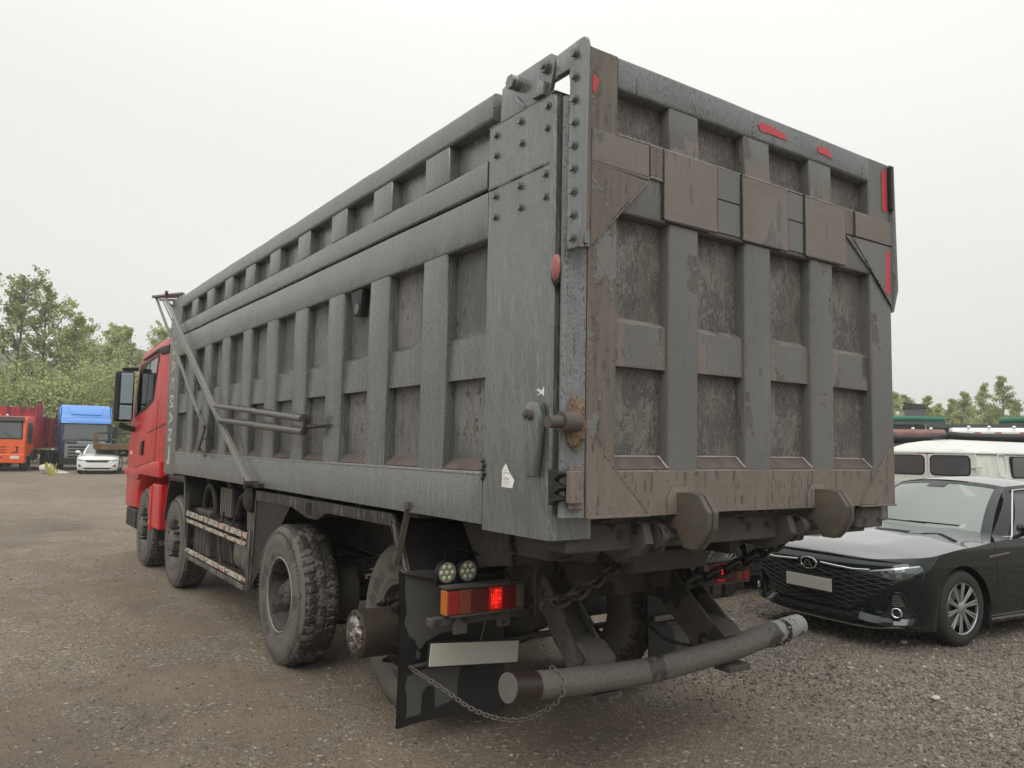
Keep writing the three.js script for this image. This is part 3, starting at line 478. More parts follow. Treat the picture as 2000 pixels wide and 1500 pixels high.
  // hinge plates hooked under the bottom beam
  for (const [x, k] of [[-0.60, 0], [0.455, 1]]) {
    const pts = [[0.012, 1.502], [0.10, 1.502], [0.143, 1.494], [0.195, 1.421], [0.190, 1.348], [0.155, 1.29], [0.115, 1.250], [0.05, 1.252], [0.008, 1.33], [-0.04, 1.345], [-0.04, 1.39], [0.012, 1.398]];
    part(g, 'hook_plate', prism(pts, 'x', x, x + 0.032, 0.004), M.hinge); part(g, 'hook_plate', prism(pts, 'x', x + 0.043, x + 0.075, 0.004), M.hinge);
    part(g, 'hook_backing', prism([[x - 0.055, 1.40], [x - 0.055, 1.475], [x - 0.02, 1.525], [x + 0.075, 1.525], [x + 0.12, 1.47], [x + 0.12, 1.40]], 'z', 0.0, 0.010, 0.003), M.gateDust);
    part(g, 'hook_pin', [cyl([x - 0.06, 1.30, -0.06], [x + 0.16, 1.30, -0.06], 0.028, 0.028, 14), cyl([x - 0.07, 1.30, -0.06], [x - 0.03, 1.30, -0.06], 0.055, 0.055, 16), box(x - 0.06, x + 0.0, 1.22, 1.36, -0.26, -0.05, 0.02)], M.mud);
    part(g, 'hinge_lug', prism([[-0.45, 1.36], [-0.05, 1.36], [-0.02, 1.27], [-0.08, 1.21], [-0.22, 1.17], [-0.36, 1.22]], 'x', x - 0.16, x - 0.11, 0.005), M.mud);
  }
}

truck.children.filter((c) => c.name === 'tailgate').forEach((w) => w.children.forEach((o) => { if (/rib|rail|beam|crossbar|ledge|remnant|patch|gusset|bead/.test(o.name)) warp(o, (x, y, z) => [0.003 * nz(x * 2, y * 2, 21), 0.007 * nz(x * 1.2, y * 0.8, 23) + 0.004 * nz(x * 4, 0.3, 25), 0.008 * nz(x * 1.5, y * 1.4, 27)]); }));

// ---- chassis
const ch = TP('chassis', [box(-0.47, -0.39, 0.80, 1.10, -10.7, -1.15, 0.01), box(0.39, 0.47, 0.80, 1.10, -10.7, -1.15, 0.01), ...[-2.8, -4.2, -5.6, -7.2, -8.8].map((z) => box(-0.4, 0.4, 0.86, 1.04, z - 0.06, z + 0.06, 0.01))], M.mud);
part(ch, 'subframe', [box(-0.46, -0.38, 1.10, 1.27, -7.8, -0.5, 0.008), box(0.38, 0.46, 1.10, 1.27, -7.8, -0.5, 0.008)], M.mud);
part(ch, 'end_crossmember', [box(-0.52, 0.52, 0.79, 1.075, -1.19, -1.13, 0.02), box(-0.5, 0.5, 1.075, 1.12, -1.22, -1.08, 0.01), box(-0.62, -0.48, 0.74, 1.16, -1.25, -1.05, 0.015), box(0.44, 0.58, 0.74, 1.16, -1.25, -1.05, 0.015)], M.mud);
part(ch, 'rear_pivot', [cyl([-0.72, 1.15, -0.72], [0.72, 1.15, -0.72], 0.05, 0.05, 16), prism([[-1.1, 1.1], [-0.62, 1.1], [-0.60, 1.27], [-1.1, 1.27]], 'x', -0.60, -0.54), prism([[-1.1, 1.1], [-0.62, 1.1], [-0.60, 1.27], [-1.1, 1.27]], 'x', 0.54, 0.60), box(-0.3, 0.3, 1.02, 1.14, -1.08, -0.6, 0.02)], M.mud);
// bumper arms and the bent bumper pipe
for (const [xt, xb] of [[-0.52, -0.58], [0.40, 0.42]]) {
  part(ch, 'bumper_arm', [bar([xt - 0.075, 0.95, -1.05], [xb - 0.075, 0.56, -0.60], 0.018, 0.20, 0.004), bar([xt + 0.075, 0.95, -1.05], [xb + 0.075, 0.56, -0.60], 0.018, 0.20, 0.004), bar([xt, 0.95, -1.05], [xb, 0.56, -0.60], 0.15, 0.03, 0.005), box(xb - 0.10, xb + 0.09, 0.555, 0.60, -0.68, -0.48, 0.02)], M.mud);
  part(ch, 'pipe_bracket', [prism([[-0.70, 0.56], [-0.50, 0.56], [-0.50, 0.64], [-0.58, 0.70], [-0.70, 0.72]], 'x', xb - 0.09, xb + 0.08, 0.008), box(xb - 0.09, xb + 0.09, 0.44, 0.475, -0.58, -0.46, 0.008)], M.mud);
}
{
  const pts = [[-1.20, 0.60, -0.455], [-0.86, 0.567, -0.475], [-0.50, 0.540, -0.50], [-0.15, 0.527, -0.515], [0.05, 0.535, -0.525], [0.43, 0.563, -0.51], [0.80, 0.590, -0.545], [1.15, 0.592, -0.60]];
  const c = new THREE.CatmullRomCurve3(pts.map((p) => V3(...p)), false, 'centripetal');
  const body = tube(pts, 0.066, 28, false, 90), p = body.attributes.position;
  for (let i = 0; i < p.count; i++) { const x = p.getX(i), y = p.getY(i), z = p.getZ(i), d = Math.exp(-(((x + 0.12) / 0.10) ** 2)); p.setXYZ(i, x, y, z - d * 0.03 * sstep(-0.52, -0.44, z)); }
  body.computeVertexNormals();
  const bp = part(ch, 'bumper_pipe', body, M.bumper);
  const e0 = c.getPoint(0), t0 = c.getTangent(0), e1 = c.getPoint(1), t1 = c.getTangent(1), at = (e, t, d) => [e.x + t.x * d, e.y + t.y * d, e.z + t.z * d];
  part(ch, 'pipe_cap', cyl(at(e0, t0, -0.006), at(e0, t0, 0.004), 0.0665, 0.0665, 28), M.bumper);
  part(ch, 'pipe_sleeve', cyl(at(e0, t0, 0.003), at(c.getPoint(0.065), t0, 0), 0.0672, 0.0672, 28), flat(0x2b211d, 0.45));
  part(ch, 'pipe_sleeve', [tube([c.getPoint(0.865), c.getPoint(0.93), c.getPoint(1)].map((q) => [q.x, q.y, q.z]), 0.0675, 28, false, 12), cyl(at(e1, t1, -0.004), at(e1, t1, 0.004), 0.0675, 0.0675, 28)], tex(256, (u, v, o) => { const n = fbm(u, v, 10, 10, 4, 441); mix3(o, [0.50, 0.51, 0.51], [0.60, 0.60, 0.59], n); mix3(o, o, [0.30, 0.28, 0.26], sstep(0.6, 0.62, n)); o[3] = 0.5; o[4] = n; }, 0.4, { bumpScale: 0.002 }));
}
// chains
function link(len, w, r) { const s = len / 2 - w / 2, pts = []; for (let i = 0; i <= 6; i++) { const a = -PI / 2 + (i / 6) * PI; pts.push([s + Math.cos(a) * w / 2, Math.sin(a) * w / 2, 0]); } for (let i = 0; i <= 6; i++) { const a = PI / 2 + (i / 6) * PI; pts.push([-s + Math.cos(a) * w / 2, Math.sin(a) * w / 2, 0]); } return tube(pts, r, 7, true, 28); }
function chain(name, pts, len, w, r, mat) {
  const c = new THREE.CatmullRomCurve3(pts.map((p) => V3(...p)), false, 'centripetal'), L = c.getLength(), pitch = len - 2 * r - 0.002, n = Math.floor(L / pitch), holder = new THREE.Group(); holder.name = name; holder.position.set(0, 0, 5); truck.add(holder);
  const base = link(len, w, r); let g0 = uvBox(clean(base));
  for (let i = 0; i < n; i++) {
    const t = (i + 0.5) / n, P = c.getPointAt(t), T = c.getTangentAt(t), m = new THREE.Mesh(g0, mat); m.name = 'link'; m.castShadow = m.receiveShadow = true;
    m.quaternion.setFromUnitVectors(V3(1, 0, 0), T).multiply(new THREE.Quaternion().setFromAxisAngle(V3(1, 0, 0), (i % 2) * PI / 2 + 0.6 + (R0() - 0.5) * 0.3)); m.position.copy(P); holder.add(m);
  }
  return holder;
}
chain('heavy_chain', [[-0.80, 0.885, -0.72], [-0.62, 0.91, -0.72], [-0.40, 1.01, -0.72], [-0.12, 1.15, -0.72]], 0.095, 0.062, 0.0135, M.mud);
chain('heavy_chain', [[0.16, 0.93, -0.62], [0.45, 0.985, -0.60], [0.75, 1.065, -0.58], [1.08, 1.19, -0.56]], 0.105, 0.066, 0.0145, M.iron);
chain('thin_chain', [[-1.19, 0.46, -1.42], [-1.12, 0.40, -1.2], [-1.08, 0.352, -0.9], [-1.02, 0.372, -0.64], [-0.97, 0.44, -0.50], [-0.93, 0.52, -0.415], [-0.92, 0.58, -0.40], [-0.925, 0.635, -0.44], [-0.93, 0.645, -0.49]], 0.036, 0.020, 0.0028, M.aluDull);
chain('thin_chain', [[0.93, 0.655, -0.60], [0.93, 0.64, -0.51], [0.92, 0.58, -0.485], [0.90, 0.53, -0.52], [0.75, 0.50, -0.62], [0.60, 0.47, -0.85], [0.55, 0.46, -1.15], [0.60, 0.53, -1.42]], 0.034, 0.020, 0.0035, M.iron);

{ // dried pale film on the wet rubber of the flaps
  const cv = document.createElement('canvas'); cv.width = 400; cv.height = 580; const x = cv.getContext('2d'); x.fillStyle = '#161617'; x.fillRect(0, 0, 400, 580); x.fillStyle = '#4e4e4d';
  const blob = (pts) => { x.beginPath(); pts.forEach(([a, b], i) => (i ? x.lineTo(a, b) : x.moveTo(a, b))); x.closePath(); x.fill(); };
  blob([[20, 0], [18, 90], [24, 150], [16, 190], [32, 244], [52, 262], [66, 300], [78, 298], [92, 278], [140, 256], [198, 250], [206, 130], [215, 60], [210, 0]]);
  blob([[30, 394], [22, 436], [30, 460], [32, 520], [30, 550], [78, 550], [84, 470], [96, 454], [114, 450], [128, 464], [130, 538], [180, 524], [212, 508], [216, 436], [224, 410], [236, 364], [120, 376]]); blob([[60, 300], [74, 318], [70, 340], [56, 330]]);
  const t = new THREE.CanvasTexture(cv); t.colorSpace = THREE.SRGBColorSpace; M.flapStain = new THREE.MeshPhysicalMaterial({ map: t, roughness: 0.45 });
}
// mudguards, flaps, lamps at the rear
const ridgeMat = flat(0x5a1c1c, 0.25);
function rearCorner(s) {
  const X = (v) => s * v, left = s < 0;
  const line = [[-4.43, 0.42], [-4.385, 1.0], [-4.34, 1.235], [-3.45, 1.225], [-3.12, 1.165], [-2.92, 1.165], [-2.68, 1.215], [-1.74, 1.215], [-1.64, 1.08], [-1.53, 0.93]];
  const g = TP('mudguard', [prism([...line, ...line.slice().reverse().map(([z, y]) => [z + (z < -4.3 ? 0.012 : 0.004), y + (y > 1.1 ? 0.014 : 0.006)])], 'x', X(1.19), X(0.56))], M.iron);
  if (left) {
    part(g, 'mudguard_lip', [prism([[-4.345, 1.20], [-4.335, 1.285], [-1.70, 1.290], [-1.655, 1.235], [-1.725, 1.215], [-2.72, 1.215], [-2.93, 1.150], [-3.10, 1.150], [-3.42, 1.205]], 'x', X(1.20), X(1.175), 0.003)], M.worn);
    part(g, 'mudguard_vent', [0, 1, 2, 3].map((k) => box(X(1.203), X(1.198), 1.178, 1.262, -3.105 + k * 0.03, -3.09 + k * 0.03)), M.rubberSeal);
    part(g, 'mudguard_edge', prism([[-4.35, 1.21], [-4.33, 1.21], [-4.40, 0.42], [-4.43, 0.42]], 'x', X(1.2), X(1.17)), M.worn); part(g, 'mudguard_edge', [prism([[-1.70, 1.24], [-1.66, 1.24], [-1.50, 0.95], [-1.545, 0.93]], 'x', X(1.2), X(1.16), 0.003)], M.worn);
    part(g, 'strut', bar([X(1.255), 1.365, -1.37], [X(1.215), 1.0, -1.585], 0.035, 0.014, 0.003), M.hinge);
    part(g, 'strut_foot', box(X(1.275), X(1.245), 1.34, 1.385, -1.40, -1.35, 0.006), M.hinge);
  }
  const xi = left ? 0.52 : 0.70, fl = TP('mud_flap', [grid(10, 12, (u, v) => [X(lerp(1.25, xi, u)), lerp(0.985, 0.13 + 0.02 * Math.sin(u * 5) + 0.0 * u, v), -1.475 + 0.05 * v * v * Math.sin(u * 3 + 0.3) + 0.02 * Math.sin(v * 3 + u * 4)]), grid(10, 12, (u, v) => [X(lerp(xi, 1.25, u)), lerp(0.985, 0.13 + 0.02 * Math.sin((1 - u) * 5), v), -1.485 + 0.05 * v * v * Math.sin((1 - u) * 3 + 0.3) + 0.02 * Math.sin(v * 3 + (1 - u) * 4)])].map((q, k) => { const uv = []; for (let j = 0; j <= 12; j++) for (let i = 0; i <= 10; i++) uv.push(k ? 1 - i / 10 : i / 10, 1 - j / 12); q.setAttribute('uv', new THREE.BufferAttribute(new Float32Array(uv), 2)); return q; }), M.flapStain, true);
  part(fl, 'flap_clamp', [bar([X(1.235), 0.985, -1.465], [X(0.98), 0.925, -1.455], 0.012, 0.07, 0.003), bar([X(1.20), 0.465, -1.43], [X(0.80), 0.485, -1.42], 0.018, 0.022, 0.004)], M.mud);
  if (!left) part(fl, 'flap_clamp', box(0.72, 1.08, 0.50, 0.535, -1.46, -1.44, 0.004), M.aluDull);
  // tail lamp cluster
  const x0 = left ? -1.185 : 0.765, x1 = left ? -0.685 : 1.245, L = TP('tail_lamp', box(x0, x1, 0.80, 0.945, -1.12, -1.062, 0.012), M.mud);
  const w = (x1 - x0), seg = (a, b, mat, em) => part(L, 'lens', box(left ? x0 + w * a : x1 - w * a, left ? x0 + w * b : x1 - w * b, 0.812, 0.934, -1.066, -1.044, 0.006), em || mat);
  const ribbed = (c, e) => new THREE.MeshPhysicalMaterial({ color: c, roughness: 0.25, emissive: e || 0x000000, emissiveIntensity: 1 });
  seg(0.012, 0.15, ribbed(0xa02a28)); seg(0.152, 0.30, ribbed(0x824c2c)); seg(0.302, 0.52, ribbed(0x551c1f)); seg(0.522, 0.70, ribbed(0xa01c1a, left ? 0x5a0806 : 0x3a0605)); seg(0.702, 0.87, ribbed(0x6b1c20)); seg(0.872, 0.985, ribbed(0x6f6a62));
  const lampX = left ? x0 + w * 0.61 : x1 - w * 0.61;
  const lit = new THREE.PointLight(0xff2a18, left ? 0.008 : 0.004); lit.position.set(lampX, 0.873, -1.03 + 5); lit.castShadow = true; truck.add(lit);
  for (let k = 0; k < 15; k++) { const i = k % 3, j = Math.floor(k / 3), e = [0.35, 0.9, 0.5, 0.75, 0.3][(k * 7) % 5] * (i === 1 ? 1.15 : 0.75); part(L, 'bulb_glow', box(lampX - 0.034 + i * 0.024, lampX - 0.015 + i * 0.024, 0.822 + j * 0.021, 0.839 + j * 0.021, -1.046, -1.0425), new THREE.MeshPhysicalMaterial({ color: 0xa81a16, emissive: 0xff3020, emissiveIntensity: e * (left ? 0.9 : 0.5), roughness: 0.3 })); }
  for (let k = 0; k < 40; k++) { const q = x0 + w * (0.02 + 0.955 * k / 39); part(L, 'lens_ridge', box(q - 0.0012, q + 0.0012, 0.816, 0.930, -1.045, -1.0425), ridgeMat); }
  part(L, 'side_lens', box(left ? x0 - 0.002 : x1 - 0.006, left ? x0 + 0.006 : x1 + 0.002, 0.81, 0.935, -1.115, -1.05, 0.003), ribbed(0xb5651f));
  part(L, 'lamp_frame', [box(x0 - 0.004, x1 + 0.004, 0.944, 0.957, -1.13, -1.045, 0.004), box(x0 + 0.02, x1, 0.795, 0.81, -1.12, -1.05, 0.003)], M.mud);
  part(L, 'lamp_bracket', [box(left ? -1.25 : 0.55, left ? -0.55 : 1.25, 0.745, 0.79, -1.16, -1.10, 0.01), box(left ? -1.12 : 0.9, left ? -1.04 : 0.98, 0.70, 0.80, -1.10, -1.075, 0.006), box(left ? -0.84 : 1.02, left ? -0.76 : 1.10, 0.71, 0.80, -1.10, -1.075, 0.006), box(left ? -0.75 : 0.45, left ? -0.45 : 0.8, 0.80, 0.90, -1.18, -1.12, 0.01)], M.mud);
  if (left) {
    for (const x of [-1.083, -0.949]) {
      const lamp = TP('work_lamp', lathe([[0.0001, -0.045], [0.045, -0.04], [0.064, -0.01], [0.064, 0.018], [0.056, 0.022]], 'z', [x, 1.002, -1.25], 28), M.black);
      part(lamp, 'lens', cyl([x, 1.002, -1.236], [x, 1.002, -1.230], 0.057, 0.057, 28), flat(0x8c8f86, 0.15, { clearcoat: 1, clearcoatRoughness: 0.08 }));
      for (let k = 0; k < 7; k++) { const a = k * PI / 3, r = k < 6 ? 0.034 : 0; part(lamp, 'led', [new THREE.SphereGeometry(0.013, 10, 6).scale(1, 1, 0.4).translate(x + Math.cos(a) * r, 1.002 + Math.sin(a) * r, -1.230)], flat(0xd9d8b4, 0.2)); }
      part(lamp, 'bracket', [bar([x, 0.945, -1.25], [x, 0.86, -1.22], 0.03, 0.008), bar([x - 0.06, 0.945, -1.255], [x + 0.06, 0.945, -1.255], 0.03, 0.008)], M.black);
    }
    const pl = TP('license_plate', box(-1.165, -0.56, 0.475, 0.60, -1.355, -1.347, 0.004), M.plate);
    pl.rotation.z = -0.09; pl.position.y += -0.105; pl.position.x += 0.0; // hangs a little askew
    part(pl, 'plate_holder', box(-1.175, -0.55, 0.465, 0.61, -1.364, -1.356, 0.004), M.black);
    TP('hanging_wire', tube([[-0.78, 0.78, -1.30], [-0.785, 0.68, -1.30], [-0.79, 0.57, -1.34]], 0.0035, 6), M.aluDull);
  }
}
rearCorner(-1); rearCorner(1);
TP('wiring', [tube([[-1.05, 1.06, -1.32], [-1.0, 1.12, -1.36], [-0.85, 1.08, -1.3], [-0.72, 0.98, -1.2], [-0.66, 0.90, -1.16]], 0.007, 6), tube([[-0.95, 1.06, -1.30], [-0.88, 0.98, -1.26], [-0.80, 0.97, -1.2], [-0.70, 1.02, -1.2], [-0.56, 1.12, -1.2]], 0.006, 6)], M.rubberSeal);
TP('brake_hose', [tube([[-0.85, 1.24, -0.95], [-0.84, 1.12, -0.95], [-0.80, 1.02, -1.0], [-0.78, 0.95, -1.05]], 0.008, 8), tube([[-0.95, 1.26, -0.8], [-0.97, 1.18, -0.78], [-0.93, 1.16, -0.76], [-0.90, 1.24, -0.8]], 0.012, 8)], M.rubberSeal);
TP('spring_hanger', [prism([[-1.5, 1.25], [-0.9, 1.25], [-1.0, 1.05], [-1.3, 1.0]], 'x', -0.84, -0.60, 0.02), box(-0.95, -0.6, 1.14, 1.26, -0.95, -0.5, 0.03)], M.mud);
TP('spring_hanger', box(0.6, 0.95, 1.14, 1.26, -0.95, -0.5, 0.03), M.mud);

// ---- wheels
function tyreParts(R, W, blocks, depth) { // axis x, outer face towards -x at x = 0
  const rb = R * 0.505, side = [[rb, 0.035], [rb + 0.012, 0.012], [R * 0.60, -0.004], [R * 0.625, 0.0], [R * 0.70, -0.012], [R * 0.78, -0.014], [R * 0.85, -0.008], [R * 0.93, 0.010], [R * 0.965, 0.024]];
  const prof = [...side, ...side.slice().reverse().map(([r, x]) => [r, W - x])];
  const sw = [lathe(side, 'x', [0, 0, 0], 72), lathe(side.slice().reverse().map(([r, x]) => [r, W - x]), 'x', [0, 0, 0], 72)];
  const na = blocks * 6, nt = 22, pos = [], idx = [];
  for (let i = 0; i <= na; i++) for (let j = 0; j <= nt; j++) {
    const t = j / nt, a = (i / na) * 2 * PI, x = lerp(0.024, W - 0.024, t), e = Math.min(t, 1 - t);
    const zig = 0.09 * Math.sin(t * 14) + (t > 0.5 ? 0.5 : 0) * 1, ph = (((i / 6 + zig) % 1) + 1) % 1;
    const groove = (1 - sstep(0.10, 0.16, ph)) * sstep(0.0, 0.03, 0.62 - Math.abs(t - 0.5) * 0) * (Math.abs(t - 0.5) > 0.10 ? 1 : 0.35);
    const rib = Math.max(Math.exp(-(((t - 0.36 - 0.02 * Math.sin(a * blocks)) / 0.018) ** 2)), Math.exp(-(((t - 0.64 - 0.02 * Math.sin(a * blocks)) / 0.018) ** 2)));
    const r = R * (1 - 0.035 * Math.pow(1 - sstep(0, 0.16, e), 2)) - depth * Math.max(groove, rib * 0.8);
    pos.push(x, Math.sin(a) * r, Math.cos(a) * r);
  }
  for (let i = 0; i < na; i++) for (let j = 0; j < nt; j++) { const a = i * (nt + 1) + j, b = a + 1, c = a + nt + 1, d = c + 1; idx.push(a, b, d, a, d, c); }
  const g = new THREE.BufferGeometry(); g.setAttribute('position', new THREE.BufferAttribute(new Float32Array(pos), 3)); g.setIndex(idx); g.computeVertexNormals();
  return { side: sw, tread: g };
}
const TY = tyreParts(0.535, 0.30, 46, 0.013);
TY.side = uvBox(mergeGeometries(TY.side.map((g) => clean(g)))); TY.tread = uvBox(clean(TY.tread));
const TYbars = uvBox(mergeGeometries([clean(lathe([[0.44, 0.012], [0.44, 0.020]], 'x', [0, 0, 0], 8)), ...Array.from({ length: 90 }, (_, i) => clean(new THREE.BoxGeometry(0.006, 0.022, 0.008).translate(-0.010, 0.475, 0).rotateX((i / 90) * 2 * PI)))]));
const share = (g, name, geo, mat) => { const m = new THREE.Mesh(geo, mat); m.name = name; m.castShadow = m.receiveShadow = true; g.add(m); return m; };
const rimRear = uvBox(clean(lathe([[0.272, 0.030], [0.285, 0.012], [0.278, 0.006], [0.262, 0.012], [0.255, 0.06], [0.243, 0.16], [0.225, 0.205], [0.15, 0.22], [0.13, 0.20], [0.12, 0.09], [0.085, 0.055], [0.0, 0.05]], 'x', [0, 0, 0], 48)));
const rimFront = uvBox(clean(lathe([[0.272, 0.03], [0.285, 0.012], [0.262, 0.012], [0.25, 0.05], [0.235, 0.07], [0.20, 0.045], [0.16, 0.035], [0.135, 0.02], [0.13, -0.03], [0.10, -0.045], [0.0, -0.05]], 'x', [0, 0, 0], 48)));
const rimInner = uvBox(clean(lathe([[0.272, 0.03], [0.285, 0.012], [0.262, 0.015], [0.25, 0.09], [0.235, 0.10], [0.12, 0.07], [0.0, 0.07]], 'x', [0, 0, 0], 40)));
const nutGeo = uvBox(mergeGeometries([hexnut([0.03, 0, 0], [-0.025, 0, 0], 0.019), cyl([-0.025, 0, 0], [-0.06, 0, 0], 0.011, 0.011, 10)].map((g) => clean(g))));
function truckWheel(x, z, s, kind) { // x of the outer face; s -1 left, 1 right
  const w = TG('wheel'); w.position.set(x, 0.528, z + 5); if (s > 0) w.rotation.y = PI; w.rotation.x = R0() * 6;
  const dark = kind === 'inner' || kind === 'hidden';
  share(w, 'tyre', TY.side, M.tyre); share(w, 'tread', TY.tread, M.tread);
  if (!dark) share(w, 'tyre_serration', TYbars, M.tyre);
  if (kind === 'hidden') return w;
  share(w, 'rim', kind === 'front' ? rimFront : kind === 'inner' ? rimInner : rimRear, kind === 'front' ? M.steelWorn : kind === 'inner' ? M.steelWorn : M.mud);
  if (kind === 'rear') share(w, 'rim_ring', uvBox(clean(new THREE.TorusGeometry(0.281, 0.007, 8, 60).rotateY(PI / 2).translate(0.008, 0, 0))), M.weld);
  if (kind === 'front') for (let k = 0; k < 10; k++) { const m = share(w, 'wheel_nut', nutGeo, M.iron), a = k * PI / 5; m.position.set(0.02, Math.sin(a) * 0.168, Math.cos(a) * 0.168); }
  if (kind === 'rear') { // dried mud packed into the dish
    const r = rng(31), lump = []; for (let k = 0; k < 26; k++) { const a = 3.6 + r() * 2.6, rr = 0.12 + r() * 0.12, q = new THREE.IcosahedronGeometry(0.03 + 0.035 * r(), 1); q.scale(0.8, 1, 1).translate(0.15 + 0.06 * r(), Math.sin(a) * rr, Math.cos(a) * rr); lump.push(q); }
    for (let k = 0; k < 8; k++) { const a = r() * 6.3, q = new THREE.IcosahedronGeometry(0.03 + 0.03 * r(), 1); q.translate(0.07, Math.sin(a) * 0.07, Math.cos(a) * 0.07); lump.push(q); }
    const m = share(w, 'packed_mud', uvBox(mergeGeometries(lump.map((g) => clean(g)))), M.mud); m.rotation.x = -w.rotation.x;
  }
  return w;
}
for (const z of [-9.25, -7.35]) { truckWheel(-1.215, z, -1, 'front'); truckWheel(1.215, z, 1, 'front'); }
truckWheel(-1.24, -3.53, -1, 'rear'); TP('brake_drum', lathe([[0.0, -0.02], [0.20, -0.02], [0.26, 0.0], [0.27, 0.22], [0.24, 0.24], [0.0, 0.24]], 'x', [-0.92, 0.53, -3.50], 36), M.mud); truckWheel(1.24, -3.53, 1, 'hidden'); truckWheel(0.90, -3.53, 1, 'hidden');
truckWheel(-0.93, -2.13, -1, 'inner'); truckWheel(0.93, -2.13, 1, 'hidden');
{ // bare hub where the outer wheel is missing
  const z = -2.13, y = 0.505, h = TP('bare_hub', lathe([[0.0, -0.30], [0.135, -0.295], [0.150, -0.285], [0.150, -0.02], [0.165, -0.005], [0.165, 0.02], [0.20, 0.05]], 'x', [-0.925, y, z], 40), M.hubIron);
  part(h, 'hub_cap', lathe([[0.0, -0.325], [0.06, -0.322], [0.105, -0.305], [0.118, -0.292]], 'x', [-0.925, y, z], 32), M.capSteel);
  for (let k = 0; k < 12; k++) { const a = k * PI / 6; part(h, 'cap_bolt', hexnut([-1.205, y + Math.sin(a) * 0.132, z + Math.cos(a) * 0.132], [-1.228, y + Math.sin(a) * 0.132, z + Math.cos(a) * 0.132], 0.0085), M.iron); }
  for (let k = 0; k < 10; k++) { const a = k * PI / 5 + 0.35; part(h, 'wheel_stud', [cyl([-0.90, y + Math.sin(a) * 0.185, z + Math.cos(a) * 0.185], [-1.02, y + Math.sin(a) * 0.185, z + Math.cos(a) * 0.185], 0.012, 0.012, 10), hexnut([-0.955, y + Math.sin(a) * 0.185, z + Math.cos(a) * 0.185], [-0.99, y + Math.sin(a) * 0.185, z + Math.cos(a) * 0.185], 0.022)], M.iron); }
}
for (const z of [-2.13, -3.53]) TP('axle', [cyl([-0.95, 0.505, z], [0.95, 0.505, z], 0.085, 0.085, 18), new THREE.SphereGeometry(0.23, 20, 14).translate(0, 0.53, z), ...[-0.62, 0.62].map((x) => box(x - 0.06, x + 0.06, 0.58, 0.78, z - 0.1, z + 0.1, 0.02))], M.mud);
for (const z of [-9.25, -7.35]) TP('axle', [cyl([-1.0, 0.50, z], [1.0, 0.50, z], 0.06, 0.06, 14)], M.iron);
for (const x of [-0.52, 0.52]) TP('leaf_spring', [0, 1, 2, 3, 4, 5].map((k) => { const h = 0.95 - k * 0.1; return prism([[-2.83 - h, 0.70 - k * 0.001], [-2.83, 0.87 - k * 0.0], [-2.83 + h, 0.70], [-2.83 + h, 0.715], [-2.83, 0.885], [-2.83 - h, 0.715]].map(([z, y]) => [z, y - k * 0.019]), 'x', x - 0.045, x + 0.045); }), M.mud);
TP('drive_shaft', cyl([0, 0.62, -7.0], [0, 0.58, -3.7], 0.06, 0.06, 14), M.iron);
TP('torque_rod', [cyl([-0.45, 0.9, -1.25], [-0.25, 0.55, -1.95], 0.03, 0.03, 10), cyl([0.45, 0.9, -1.25], [0.25, 0.55, -1.95], 0.03, 0.03, 10), cyl([-0.9, 0.40, -1.9], [0.9, 0.40, -1.9], 0.022, 0.022, 10)], M.mud);

